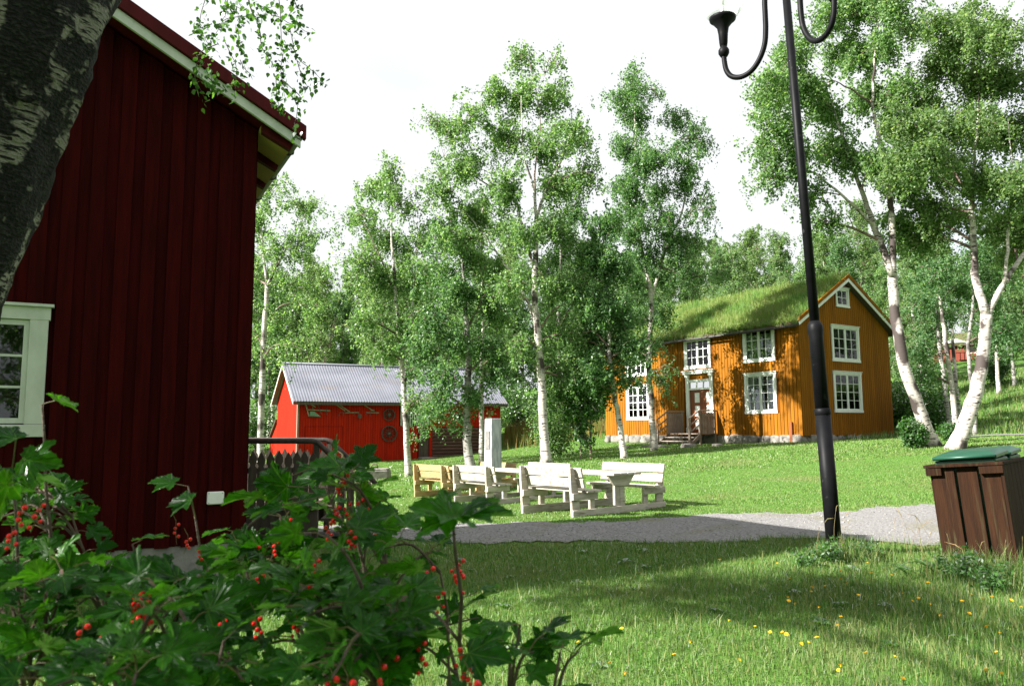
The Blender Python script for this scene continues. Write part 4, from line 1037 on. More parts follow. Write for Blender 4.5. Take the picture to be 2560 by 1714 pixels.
# ---------------------------------------------------------------- far red cabin on the slope
cb = Vector((45.6, 79.0)); zc = g1(cb.x, cb.y)
CB = thing('red_cabin', 'small red cabin with turf roof far up the slope between birch trunks', 'cabin', (cb.x, cb.y, zc), (0, 0, R(-32)))
CB.scale = (.72, .72, .72)
M['cabin_red'] = surf('faded brown red boards', (0.21, 0.055, 0.035), (0.16, 0.042, 0.028), 0.85, 3, (6, 6, .5), spec=.1)
MB().box(-3.6, 3.6, 0, 4.5, -1, 2.4).build('wall', M['cabin_red'], CB)
MB().prism([(-.5, 2.2), (2.25, 3.9), (5, 2.2), (5, 2.45), (2.25, 4.2), (-.5, 2.45)], -4.1, 4.1, 'x').build('roof', M['sod'], CB)
MB().box(-4.1, 4.1, -.55, -.45, 2.15, 2.42).build('fascia', M['old_wood'], CB)
cw = MB().box(1.0, 2.0, -.04, 0, 1.0, 1.9).build('window', M['white'], CB)
MB().box(1.1, 1.9, -.06, -.045, 1.1, 1.8).build('pane', M['dark_room'], cw)
for i in range(14): MB().box(-3.6+i*.5, -3.5+i*.5, -1.55, -1.5, 0, 1.0).build('baluster', M['cabin_red'], CB)
MB().box(-3.7, 3.3, -1.6, -1.5, 1.0, 1.08).build('rail', M['cabin_red'], CB)
MB().box(-3.7, 3.4, -1.6, 0, -1, .05).build('terrace', M['cabin_red'], CB)
pz = g1(42.2, 77.6)
PA = thing('garden_parasol', 'small white parasol beside the far red cabin', 'parasol', (43.6, 76.6, g1(43.6, 76.6)))
MB().tube([(0, 0, 0), (0, 0, 2.3)], .03, 6).build('pole', M['rail_wood'], PA)
MB().lathe([(1.3, 1.9), (.02, 2.45)], 8).build('canopy', M['white'], PA)

# ---------------------------------------------------------------- trees
def leaf_cards(C, size, rs, up=.5, droop=.25, wide=.72):
    n = len(C)
    nv = rs.normal(0, 1, (n, 3)); nv[:, 2] += up; nv /= np.linalg.norm(nv, axis=1)[:, None]
    a = rs.normal(0, 1, (n, 3)); a[:, 2] -= droop*2
    a -= nv*(a*nv).sum(1)[:, None]; a /= np.linalg.norm(a, axis=1)[:, None]+1e-9
    b = np.cross(nv, a)
    l = size*rs.uniform(.7, 1.25, n)[:, None]; w = l*wide
    P = np.stack([C-a*l*.5, C-a*l*.06+b*w*.5, C+a*l*.5, C-a*l*.06-b*w*.5], 1).reshape(-1, 3)
    return P, np.arange(4*n).reshape(-1, 4)

def grow(root, stems, blobs, nleaf, lsize, rs, leaf_mat, bark='bark', base=(0, 0, 0), sub=9, keep=None, hang=.12, spread=.25, crown_name='crown'):
    """stems: lists of (x,y,z,r); blobs: (centre, radii). Everything relative to base."""
    base = np.array(base, float)
    tr, br = MB(), MB()
    nodes, rads = [], []
    for i, st in enumerate(stems):
        L_ = smooth_line(st, 5); L_[:, 3] = np.clip(L_[:, 3]*.9, .008, None)
        big = st[0][3] >= .055
        Q = L_.copy()
        Q[1:-1, :3] += rs.normal(0, .012, (len(Q)-2, 3))
        if i == 0: Q[0, 3] *= 1.35; Q[1, 3] *= 1.12
        if big: tr.tube([Vector(q[:3]-base) for q in Q], list(Q[:, 3]), 14)
        else: MB().tube([Vector(q[:3]-base) for q in Q], list(Q[:, 3]), 7).build('limb', M['branch'], root, True)
        nodes.append(Q[:, :3]); rads.append(Q[:, 3])
    nodes, rads = np.concatenate(nodes), np.concatenate(rads)
    area = np.array([b[1][0]*b[1][2] for b in blobs]); share = area/area.sum()
    zmin = nodes[:, 2].min(); zspan = nodes[:, 2].max()-zmin
    C = []
    for (c, rad), s in zip(blobs, share):
        c, rad = np.array(c), np.array(rad)
        dd = np.linalg.norm(nodes-c, axis=1) + 1.6*np.clip(nodes[:, 2]-(c[2]-.25*np.hypot(*(nodes[:, :2]-c[:2]).T)), 0, None) + 3.0*np.clip(zmin+.22*zspan-nodes[:, 2], 0, None)
        k = int(dd.argmin()); st = nodes[k]
        mid = st*.5+c*.5+np.array([0, 0, .12*np.linalg.norm(c-st)]) + rs.normal(0, .08, 3)
        r0 = min(.06, rads[k]*.6)
        limb = smooth_line([(*st, r0), (*mid, r0*.6), (*c, .016)], 5)
        br.tube([Vector(q[:3]-base) for q in limb], list(limb[:, 3]), 5, cap=False)
        nl = max(20, int(nleaf*s)); per = max(1, nl//sub)
        for j in range(sub):
            t0 = limb[rs.integers(4, len(limb)), :3]
            d = rs.normal(0, 1, 3); d /= np.linalg.norm(d); d[2] = d[2]*.9+.1
            e = c + d*rad*rs.uniform(.45, 1.55)
            m = (t0+e)/2 + np.array([0, 0, .10]) + rs.normal(0, .06, 3)
            tip = e + np.array([0, 0, -rs.uniform(0, .25)])
            tw = smooth_line([(*t0, .015), (*m, .010), (*tip, .004)], 3)
            br.tube([Vector(q[:3]-base) for q in tw], list(tw[:, 3]), 4, cap=False)
            t = rs.uniform(.15, 1.0, per)**.75*(len(tw)-1); i0 = np.clip(t.astype(int), 0, len(tw)-2); f = (t-i0)[:, None]
            pts = tw[i0, :3]*(1-f)+tw[i0+1, :3]*f
            nst = max(3, per//26); si = rs.integers(0, nst, per)           # leaves sit on short hanging strands
            so = tw[rs.integers(1, len(tw), nst), :3] + rs.normal(0, spread*.75, (nst, 3))
            sv = rs.normal(0, .22, (nst, 3)); sv[:, 2] = -rs.uniform(.25, 1.0, nst)
            sl_ = rs.uniform(.25, .25+hang*4.5, nst)
            strand = so[si] + sv[si]*(sl_[si]*rs.uniform(-.25, 1, per))[:, None] + rs.normal(0, .055, (per, 3))
            loose = pts + rs.normal(0, spread*.5, (per, 3))
            C.append(np.where((rs.uniform(0, 1, per) < .78)[:, None], strand, loose))
    C = np.concatenate(C)
    if keep is not None: C = C[keep(C)]
    tr.build('trunk', M[bark], root, True)
    tag(br.build('branches', M['branch'], root, True), kind='stuff')
    P, Fc = leaf_cards(C-base, lsize, rs)
    o = bpy.data.objects.new(crown_name, np_mesh('crown', P, Fc, M[leaf_mat])); link(o, root)
    return root

def hero(label, Yd, stems_px, blobs_px, nleaf, leaf='birch_leaf', bark='bark', lsize=.098, seed=1, depth=1.3, group='birches on the lawn', hang=.12, keep=None, name='birch_tree', sub=12):
    rs = np.random.default_rng(seed)
    stems = []
    for i, st in enumerate(stems_px):
        dy = 0 if i == 0 else rs.uniform(-.8, .8)
        row = []
        for j, q in enumerate(st):
            f = j/(len(st)-1)
            p = at(q[0], q[1], Yd + (dy*f if i else .12*math.sin(j*1.7+seed)))
            row.append([p.x, p.y, p.z, q[2]])
        stems.append(row)
    b = stems[0][0]; b[2] = g1(b[0], b[1])-.12
    blobs = []
    k = Yd/FPX
    for q in blobs_px:
        dY = rs.uniform(-depth, depth) if len(q) < 5 else q[4]
        c = at(q[0], q[1], Yd+dY)
        blobs.append(((c.x, c.y, c.z), (q[2]*k, max(q[2], q[3])*k*1.1, q[3]*k)))
    t = thing(name, label, 'tree', b[:3], group=group)
    return grow(t, stems, blobs, int(nleaf*.98), lsize, rs, leaf, bark, b[:3], hang=hang, keep=keep, sub=sub)

hero('tall birch beside the red house corner, left of the barn', 32,
     [[(652, 1118, .16), (655, 960, .14), (661, 824, .12), (668, 713, .10)], [(668, 713, .075), (655, 600, .05), (645, 500, .03), (640, 440, .012)], [(668, 713, .075), (700, 650, .05), (735, 590, .03), (765, 530, .012)], [(661, 824, .05), (700, 765, .04), (760, 762, .03), (800, 800, .012)]],
     [(680, 470, 60, 45), (645, 560, 55, 60), (740, 520, 65, 55), (775, 605, 55, 60), (690, 630, 60, 55), (635, 700, 50, 60), (745, 710, 65, 45), (785, 780, 50, 45), (700, 800, 55, 45), (640, 850, 45, 50), (725, 860, 50, 40), (610, 620, 40, 60)], 20000, 'birch_leaf', seed=21)
hero('pale trunked birch with two stems in front of the barn wheels', 29.5,
     [[(1024, 1187, .15), (1015, 1080, .125), (1008, 960, .11), (1000, 860, .095), (990, 750, .08), (983, 650, .06), (978, 560, .04), (982, 430, .015)], [(1011, 965, .075), (1025, 860, .06), (1031, 760, .05), (1040, 630, .02)], [(988, 740, .04), (950, 640, .03), (910, 560, .012)]],
     [(985, 425, 42, 40), (930, 465, 48, 45), (1005, 510, 65, 50), (895, 555, 55, 45), (960, 600, 75, 55), (1045, 600, 48, 60), (880, 655, 50, 50), (935, 720, 65, 55), (1035, 715, 55, 65), (895, 800, 48, 45), (1000, 820, 55, 50), (1050, 840, 45, 45), (950, 880, 45, 36), (1035, 930, 35, 40), (1040, 1000, 20, 36), (1085, 1000, 24, 30)], 26000, 'birch_leaf', seed=22)
hero('grey trunked birch beside the stone pillar with low drooping branches', 28,
     [[(1178, 1168, .20), (1168, 1100, .165), (1168, 1000, .145), (1172, 900, .125), (1166, 800, .10), (1160, 700, .07), (1150, 590, .03)], [(1170, 890, .05), (1120, 850, .035), (1070, 850, .02), (1045, 890, .01)], [(1172, 930, .05), (1220, 890, .035), (1255, 930, .012)], [(1168, 820, .05), (1200, 760, .03), (1230, 700, .012)]],
     [(1120, 590, 55, 55), (1180, 640, 55, 55), (1085, 680, 50, 55), (1145, 730, 75, 55), (1080, 790, 55, 45), (1225, 780, 55, 55), (1130, 850, 75, 40), (1060, 880, 48, 38), (1225, 870, 55, 45), (1095, 935, 65, 33), (1235, 940, 48, 38), (1085, 990, 45, 35), (1190, 985, 40, 32), (1150, 1050, 28, 22), (1060, 1050, 30, 30)], 30000, 'birch_leaf_dark', 'bark_grey', seed=23, hang=.16)
hero('tallest birch at the centre, forked white trunk behind the picnic tables', 27,
     [[(1366, 1162, .20), (1358, 1040, .17), (1350, 900, .15), (1342, 800, .13), (1337, 740, .12), (1341, 605, .10), (1341, 542, .085)],
      [(1341, 542, .062), (1331, 458, .045), (1308, 380, .03), (1303, 240, .012)], [(1341, 542, .062), (1372, 458, .045), (1415, 374, .03), (1430, 280, .012)], [(1335, 670, .060), (1305, 560, .05), (1288, 504, .04), (1230, 470, .03), (1110, 390, .012)],
      [(1348, 845, .075), (1322, 760, .058), (1262, 660, .04), (1208, 584, .03), (1150, 515, .012)], [(1341, 600, .05), (1338, 440, .035), (1350, 290, .02), (1325, 160, .01)], [(1345, 830, .04), (1390, 770, .03), (1440, 760, .012)]],
     [(1310, 160, 42, 38), (1385, 155, 22, 25), (1300, 250, 75, 55), (1390, 250, 55, 48), (1225, 245, 50, 40), (1180, 290, 48, 38), (1130, 330, 50, 35), (1080, 300, 26, 18), (1260, 350, 75, 55), (1360, 360, 75, 55), (1440, 330, 50, 55), (1165, 420, 65, 55), (1095, 470, 45, 55), (1275, 465, 75, 55), (1400, 470, 75, 55), (1475, 440, 36, 55), (1190, 540, 62, 52), (1115, 600, 45, 45), (1300, 590, 60, 55), (1420, 590, 65, 55), (1210, 680, 55, 50), (1280, 720, 45, 45), (1410, 710, 65, 55), (1435, 830, 58, 55), (1395, 920, 55, 48), (1440, 960, 45, 35), (1290, 850, 32, 45), (1480, 650, 45, 60)], 64000, 'birch_leaf', seed=24, lsize=.095)
hero('slim birch with curved white trunk before the ochre house, left of the pair', 27.5,
     [[(1561, 1152, .125), (1548, 1047, .108), (1537, 998, .10), (1530, 939, .09), (1522, 860, .08), (1518, 760, .06), (1515, 640, .04), (1512, 550, .015)], [(1524, 870, .045), (1490, 830, .03), (1460, 830, .012)]],
     [(1510, 560, 45, 45), (1490, 640, 45, 45), (1545, 680, 45, 45), (1480, 740, 48, 45), (1535, 775, 52, 45), (1470, 825, 48, 45), (1545, 870, 42, 38), (1480, 905, 42, 35), (1575, 950, 28, 22), (1515, 960, 26, 20), (1430, 870, 40, 36), (1445, 950, 36, 30), (1560, 800, 40, 36), (1600, 860, 34, 32)], 34000, 'birch_leaf_dark', seed=25, depth=.8)
hero('tall birch with white trunk before the ochre house, right of the pair', 32.2,
     [[(1636, 1137, .165), (1628, 1020, .14), (1622, 900, .12), (1628, 748, .11), (1608, 645, .09), (1596, 574, .08), (1590, 450, .06), (1588, 300, .04), (1585, 190, .012)], [(1626, 760, .075), (1663, 626, .06), (1707, 519, .04), (1722, 400, .025), (1700, 300, .012)], [(1610, 650, .05), (1720, 690, .03), (1790, 680, .012)]],
     [(1588, 210, 42, 42), (1545, 255, 42, 42), (1600, 300, 55, 48), (1640, 225, 24, 22), (1560, 370, 55, 55), (1640, 390, 55, 45), (1690, 305, 42, 36), (1740, 345, 42, 40), (1775, 360, 18, 16), (1560, 470, 55, 55), (1640, 490, 50, 50), (1720, 460, 45, 45), (1765, 520, 32, 42), (1590, 580, 55, 55), (1680, 590, 50, 50), (1750, 610, 40, 36), (1560, 690, 55, 55), (1650, 700, 52, 50), (1735, 690, 52, 32), (1800, 690, 30, 20), (1590, 790, 55, 50), (1660, 790, 38, 42), (1620, 880, 42, 40), (1655, 950, 32, 28), (1570, 890, 36, 40), (1600, 420, 50, 40), (1590, 525, 50, 40), (1660, 545, 45, 40), (1610, 640, 50, 45), (1700, 640, 45, 40), (1700, 400, 40, 40)], 66000, 'birch_leaf_dark', seed=26, lsize=.095)
hero('forked white birch leaning left of its neighbour beside the ochre house gable', 24,
     [[(2334, 1112, .235), (2295, 1015, .20), (2258, 905, .185), (2237, 775, .17), (2231, 690, .16)], [(2232, 690, .13), (2190, 580, .10), (2153, 475, .075), (2123, 380, .05), (2093, 300, .03), (2070, 200, .012)], [(2232, 690, .12), (2230, 560, .10), (2214, 432, .085), (2197, 341, .07), (2182, 263, .05), (2187, 150, .035), (2200, 20, .015)],
      [(2180, 560, .06), (2120, 500, .045), (2036, 434, .03), (1937, 375, .012)], [(2184, 265, .04), (2130, 225, .03), (2080, 200, .012)]],
     [(2150, 20, 85, 65), (2060, 60, 65, 55), (2250, 0, 55, 45), (1970, 130, 52, 50), (1990, 215, 72, 60), (2110, 140, 80, 60), (2215, 120, 55, 55), (1945, 305, 52, 52), (2060, 285, 72, 52), (2160, 260, 60, 52), (1905, 380, 36, 42), (1985, 400, 52, 48), (2070, 385, 52, 42), (1925, 450, 42, 28), (2250, 330, 55, 55), (2020, 495, 42, 28), (2275, 470, 52, 50), (2080, -70, 110, 55), (2200, -90, 80, 50), (2260, 230, 50, 50), (2310, 80, 40, 36), (2120, 400, 50, 40), (2190, 410, 45, 50), (2250, 560, 50, 45), (1900, 250, 36, 50), (1930, 200, 40, 50), (2060, 560, 40, 30)], 82000, 'birch_leaf', seed=27, lsize=.095)
hero('white birch with forked limbs leaning right, next to the bins', 23,
     [[(2386, 1110, .27), (2418, 1045, .235), (2445, 960, .205), (2460, 870, .185), (2466, 785, .175)], [(2464, 785, .14), (2440, 700, .12), (2434, 600, .10), (2430, 480, .07), (2440, 350, .04), (2450, 200, .015)], [(2467, 790, .11), (2500, 725, .09), (2545, 655, .075), (2600, 580, .05), (2640, 480, .03)], [(2438, 520, .05), (2380, 420, .035), (2330, 330, .012)], [(2510, 710, .06), (2520, 600, .05), (2530, 450, .03), (2520, 300, .012)]],
     [(2440, 100, 65, 55), (2510, 85, 55, 45), (2350, 170, 62, 52), (2440, 205, 72, 55), (2545, 195, 55, 55), (2305, 255, 52, 50), (2385, 320, 70, 55), (2480, 330, 72, 60), (2565, 330, 45, 70), (2295, 395, 50, 50), (2370, 440, 62, 52), (2460, 460, 72, 55), (2555, 470, 55, 55), (2310, 530, 52, 45, 1.2), (2390, 545, 45, 36, 1.8), (2500, 560, 55, 40, 1.6), (2565, 590, 45, 45, 1.5), (2320, 610, 40, 30, 1.8), (2640, 300, 60, 90), (2650, 520, 60, 90), (2250, 300, 50, 55), (2240, 420, 50, 50), (2270, 590, 40, 36, 2.0), (2420, 40, 45, 36), (2330, 60, 40, 36), (2530, 650, 40, 26, 2.2)], 108000, 'birch_leaf_warm', seed=28, lsize=.088, hang=.16)
hero('leafy birch standing deeper in, between the tallest birch and the ochre house', 35.0,
     [[(1398, 1120, .14), (1400, 950, .12), (1396, 800, .10), (1402, 650, .07), (1398, 480, .02)], [(1398, 820, .05), (1450, 720, .035), (1480, 640, .012)], [(1399, 760, .05), (1350, 680, .03), (1320, 610, .012)]],
     [(1400, 470, 45, 45), (1440, 540, 50, 45), (1360, 560, 45, 45), (1470, 630, 50, 45), (1400, 640, 55, 45), (1340, 690, 45, 45), (1460, 720, 55, 45), (1395, 760, 55, 45), (1480, 810, 45, 45), (1350, 820, 45, 40), (1420, 860, 50, 40), (1470, 900, 45, 36)], 26000, 'birch_leaf_dark', 'bark_grey', lsize=.10, seed=61)
hero('leafy birch standing deeper in, behind the grey trunked birch', 34.5,
     [[(1205, 1125, .13), (1203, 950, .11), (1208, 800, .09), (1204, 650, .06), (1206, 520, .02)], [(1205, 800, .045), (1250, 720, .03), (1275, 650, .012)]],
     [(1206, 520, 40, 42), (1250, 580, 45, 45), (1170, 600, 42, 42), (1215, 660, 55, 45), (1265, 700, 45, 45), (1180, 740, 50, 45), (1250, 800, 50, 42), (1190, 850, 50, 40), (1270, 880, 45, 38), (1215, 930, 45, 34)], 20000, 'birch_leaf', 'bark', lsize=.10, seed=62)
# staked young tree and slender trunks behind the forked birches
YT = hero('young leafy tree tied to a stake on the lawn', 28.5, [[(1478, 1140, .05), (1476, 1060, .042), (1478, 980, .03), (1470, 900, .012)], [(1477, 1040, .02), (1500, 1000, .012), (1505, 940, .008)]],
     [(1470, 910, 35, 35), (1445, 960, 36, 35), (1490, 960, 30, 36), (1425, 1005, 26, 24), (1470, 1020, 36, 28), (1440, 1060, 26, 24), (1460, 1100, 16, 18), (1395, 990, 22, 18)], 7000, 'shrub_leaf', 'bark_grey', lsize=.12, seed=29, depth=.4, group=None, name='young_tree')
s0 = at(1452, 1140, 28.4); MB().tube([(s0.x-YT.location.x, s0.y-YT.location.y, -.2), (s0.x-YT.location.x, s0.y-YT.location.y, 1.1)], .03, 6).build('stake', M['rail_wood'], YT)
hero('slender birch standing behind the gap of the forked birches', 33, [[(2372, 1010, .11), (2358, 940, .10), (2348, 850, .09), (2335, 700, .05), (2330, 600, .02)]], [(2320, 640, 50, 45), (2360, 700, 50, 45), (2310, 750, 50, 45), (2375, 780, 45, 40), (2320, 830, 42, 36)], 9000, 'birch_leaf_dark', 'bark_grey', lsize=.1, seed=30)
hero('slender white birch with dark base directly behind the leaning birch', 31, [[(2388, 1050, .12), (2378, 960, .11), (2365, 860, .10), (2352, 760, .06), (2345, 650, .02)], [(2368, 880, .04), (2330, 890, .03), (2285, 890, .012)]], [(2350, 680, 45, 42), (2400, 730, 45, 42), (2300, 880, 40, 30), (2290, 940, 40, 35)], 7000, 'birch_leaf_dark', 'bark', lsize=.1, seed=31)
hero('thin birch with red brown upper stem in the gap of the forked birches', 36, [[(2394, 980, .10), (2385, 900, .085), (2380, 830, .07), (2370, 740, .05), (2368, 650, .02)]], [(2360, 640, 45, 40), (2410, 690, 45, 40), (2340, 730, 45, 40)], 5000, 'birch_leaf', 'bark', lsize=.1, seed=32)
hero('thin birch stem just right of the big leaning birch', 30, [[(2437, 1055, .09), (2432, 980, .085), (2420, 880, .075), (2432, 760, .05), (2430, 660, .02)]], [(2440, 640, 45, 40), (2500, 690, 45, 40), (2480, 760, 45, 40), (2530, 830, 45, 40)], 7000, 'birch_leaf_dark', 'bark_grey', lsize=.1, seed=33)
hero('thin birch at the wall edge, left of the tall birch by the barn', 36, [[(614, 1125, .11), (608, 1000, .10), (604, 850, .08), (600, 700, .04)]], [(590, 700, 45, 50), (600, 780, 40, 45), (580, 850, 40, 40)], 5000, 'birch_leaf', lsize=.1, seed=34)

# woods behind: five kinds of birch, copied
def proto(seed, H, W_, leaf, bark):
    rs = np.random.default_rng(seed)
    sx, sy = rs.uniform(-.5, .5, 2)
    main = [(0, 0, -.2, .15), (sx*.3, sy*.3, H*.25, .12), (sx*.8, sy*.6, H*.5, .085), (sx, sy, H*.75, .05), (sx*1.2, sy*1.3, H*.97, .012)]
    stems = [main]
    for k in range(3):
        a = rs.uniform(0, 6.28); z0 = H*rs.uniform(.25, .45)
        stems.append([(sx*.5, sy*.5, z0, .05), (sx*.5+math.cos(a)*W_*.35, sy*.5+math.sin(a)*W_*.35, z0+H*.15, .035), (sx*.5+math.cos(a)*W_*.6, sy*.5+math.sin(a)*W_*.6, z0+H*.3, .012)])
    blobs = []
    for k in range(24):
        z = H*(.24+.72*(k+.5)/24); rr = W_*(.95 if z < .55*H else .95*(1-(z/H-.55)/.55))
        a = k*2.4+rs.uniform(-.5, .5); d = rr*rs.uniform(.2, .8)
        s = W_*rs.uniform(.30, .46)
        blobs.append(((sx*z/H+math.cos(a)*d, sy*z/H+math.sin(a)*d, z), (s, s, s*.8)))
    t = thing('birch_tree', 'x', 'tree')
    return grow(t, stems, blobs, 17000, .125, rs, leaf, bark, (0, 0, 0), sub=8, spread=.22)
protos = [proto(51, 11.5, 2.3, 'far_leaf', 'bark'), proto(52, 12.5, 2.0, 'far_leaf', 'bark_grey'), proto(53, 10.0, 2.5, 'birch_leaf', 'bark'), proto(54, 13.0, 2.4, 'birch_leaf_warm', 'bark_grey'), proto(55, 11.0, 2.1, 'birch_leaf_dark', 'bark')]
def copy_tree(o, loc, rz, sc):
    c = o.copy(); link(c); c.location, c.rotation_euler, c.scale = loc, (0, 0, rz), (sc, sc, sc)
    for ch in o.children:
        d = ch.copy(); link(d, c)
    return c
rs = np.random.default_rng(99)
spots = []
for px_ in range(560, 1400, 62): spots.append((px_+rs.uniform(-20, 20), 57+rs.uniform(-2, 5), 1.05+rs.uniform(-.12, .15)))
for px_ in range(590, 1420, 88): spots.append((px_+rs.uniform(-25, 25), 69+rs.uniform(-3, 6), 1.2+rs.uniform(-.12, .12)))
for px_ in range(1440, 2240, 58): spots.append((px_+rs.uniform(-20, 20), 55+rs.uniform(-2, 6), 1.0+rs.uniform(-.12, .15)))
for px_ in range(1460, 2260, 90): spots.append((px_+rs.uniform(-25, 25), 70+rs.uniform(-3, 6), 1.15+rs.uniform(-.12, .12)))
for px_ in (2215, 2270, 2320, 2500, 2545, 2600, 2660): spots.append((px_+rs.uniform(-10, 10), 44+rs.uniform(-3, 6), .85+rs.uniform(-.1, .1)))
for px_ in (2200, 2260, 2330, 2480, 2540, 2600, 2680): spots.append((px_+rs.uniform(-10, 10), 62+rs.uniform(-3, 6), .92+rs.uniform(-.1, .1)))
for px_ in (2250, 2300, 2350, 2450, 2500, 2570): spots.append((px_, 98+rs.uniform(-3, 8), .95+rs.uniform(-.1, .1)))
for px_ in range(540, 2200, 75): spots.append((px_+rs.uniform(-20, 20), 92+rs.uniform(-8, 12), 1.3+rs.uniform(-.15, .15)))
used = set()
for i, (px_, d, sc) in enumerate(spots):
    q = at(px_, 1000, d); k = int(rs.integers(0, 5))
    loc = (q.x, q.y, g1(q.x, q.y)); rz = rs.uniform(0, 6.28)
    if k not in used:
        used.add(k); o = protos[k]; o.location, o.rotation_euler, o.scale = loc, (0, 0, rz), (sc,)*3
    else: o = copy_tree(protos[k], loc, rz, sc)
    if px_ < 1420: tag(o, 'birch in the dense wood behind the red barn', group='birches of the wood behind the barn')
    elif px_ < 2195: tag(o, 'birch in the wood rising behind the ochre house', group='birches of the wood behind the ochre house')
    else: tag(o, 'birch in the wood on the slope beyond the forked white birches', group='birches on the slope at right')
for k in range(5):
    if k not in used: protos[k].location = (60+k*5, 120, 12); tag(protos[k], 'birch in the wood on the slope beyond the forked white birches', group='birches on the slope at right')

# unseen birches added behind the viewpoint to cut sky light on house and bush
for i, (x_, y_, sc) in enumerate(((-6, -9, 1.0), (-1.5, -8, .95), (3.5, -9.5, 1.05), (8, -7, 1.0), (12.5, -4, 1.0), (15, 2.5, .95), (1, -14, 1.2), (8, -14, 1.2), (-5, -15, 1.2), (15, -11, 1.2))):
    tag(copy_tree(protos[i % 5], (x_, y_, g1(x_, y_)), i*1.3, sc), 'unseen birch added behind the viewpoint to shade the near red house', group='birches added behind the viewpoint')
# shrubs
def shrub(px_, Yd, h, w, label, n=3500, leaf='shrub_leaf', group=None, ls=.09):
    rs = np.random.default_rng(int(px_*7+Yd))
    q = at(px_, 1050, Yd); z = g1(q.x, q.y)
    t = thing('shrub', label, 'shrub', (q.x, q.y, z-.05), group=group)
    br = MB(); C = []
    for k in range(14):
        a = rs.uniform(0, 6.28); e = np.array([math.cos(a)*w*rs.uniform(.2, 1), math.sin(a)*w*rs.uniform(.2, 1), h*rs.uniform(.45, 1)])
        tw = smooth_line([(0, 0, 0, .015), (*(e*[.35, .35, .6]), .01), (*e, .004)], 4)
        br.tube([Vector(v[:3]) for v in tw], list(tw[:, 3]), 4, cap=False)
        t_ = rs.uniform(.2, 1, n//14)*(len(tw)-1); i0 = np.clip(t_.astype(int), 0, len(tw)-2); f = (t_-i0)[:, None]
        C.append(tw[i0, :3]*(1-f)+tw[i0+1, :3]*f + rs.normal(0, .16*(h+w)/2, (n//14, 3)))
    br.build('stems', M['branch'], t); C = np.concatenate(C); C[:, 2] = np.abs(C[:, 2])
    P, Fc = leaf_cards(C, ls, rs)
    link(bpy.data.objects.new('foliage', np_mesh('foliage', P, Fc, M[leaf])), t)
shrub(2282, 23.7, .85, .36, 'dark green shrub at the foot of the forked birch', 4500)
shrub(2370, 25.5, .55, .4, 'small shrub between the two leaning birch trunks', 2500)
shrub(2320, 34, 2.2, 1.3, 'dark bush in the shade behind the forked birches', 5000, ls=.12)
shrub(2250, 38, 2.4, 1.4, 'bush behind the right corner of the ochre house', 5000, ls=.12)
shrub(2500, 52, 2.4, 1.3, 'bush on the slope near the right edge', 5000, ls=.12)
shrub(1385, 33, 2.4, 1.2, 'light green bush right of the tallest birch trunk', 7000, 'birch_leaf', ls=.10)
for i, px_ in enumerate((570, 640, 1290, 1345, 1400, 1450, 1490)):
    shrub(px_, (48 if i < 2 else 53)+2*(i % 2), 2.6+.5*(i % 3), 1.6, ['low leafy bush at the wood edge just right of the red house wall', 'leafy bush at the wood edge left of the barn gable', 'leafy bush just right of the barn end', 'leafy bush behind the rusty meadow grass, left of the tallest trunk', 'leafy bush behind the rusty meadow grass, right of the tallest trunk', 'leafy bush behind the young staked tree', 'leafy bush left of the ochre house end wall'][i], 4200, group='bushes along the edge of the wood', ls=.14)

# ---------------------------------------------------------------- big near birch at the left edge
rs = np.random.default_rng(5)
NBY = 2.8
axis = [at(-330, 1180, NBY), at(-260, 930, NBY), at(-190, 710, NBY), at(-100, 470, NBY+.02), at(-40, 280, NBY+.03), at(40, 90, NBY+.05), at(95, -110, NBY+.08), at(120, -420, NBY+.1), at(60, -900, NBY-.3)]
axis[0].z = -.1
nb_root = thing('birch_tree', 'huge old birch trunk with peeling black and white bark at the left edge', 'tree', (axis[0].x, axis[0].y, 0))
line = smooth_line([(*(p - Vector((axis[0].x, axis[0].y, 0))), r_) for p, r_ in zip(axis, (.34, .285, .265, .262, .262, .26, .25, .21, .15))], 9)
k = 56; V = []
up = Vector((0, 1, 0))
for i, q in enumerate(line):
    c = Vector(q[:3]); t = (Vector(line[min(i+1, len(line)-1)][:3]) - Vector(line[max(i-1, 0)][:3])).normalized()
    a = (up - t*up.dot(t)).normalized(); b = t.cross(a)
    for j in range(k):
        g = 2*math.pi*j/k
        rr = q[3]*(1 + .045*math.sin(3*g+i*.11) + .03*math.sin(7*g+i*.23) + .014*math.sin(13*g-i*.5) + .016*rs.normal())
        p = c + (a*math.cos(g)+b*math.sin(g))*rr; V.append((p.x, p.y, p.z))
F = [(i*k+j, i*k+(j+1) % k, (i+1)*k+(j+1) % k, (i+1)*k+j) for i in range(len(line)-1) for j in range(k)]
link(bpy.data.objects.new('trunk', np_mesh('trunk', np.array(V), np.array(F), M['bark_near'], True)), nb_root)
o0 = Vector((axis[0].x, axis[0].y, 0))
lb_ = MB()
limb = [at(90, 60, NBY+.1), at(190, -20, NBY+.15), at(300, -110, NBY+.4), at(420, -190, NBY+1.2), at(540, -150, NBY+2.2)]
L_ = smooth_line([(*(p-o0), r_) for p, r_ in zip(limb, (.20, .15, .10, .06, .03))], 6)
lb_.tube([Vector(q[:3]) for q in L_], list(L_[:, 3]), 16).build('limb', M['bark_near'], nb_root, True)
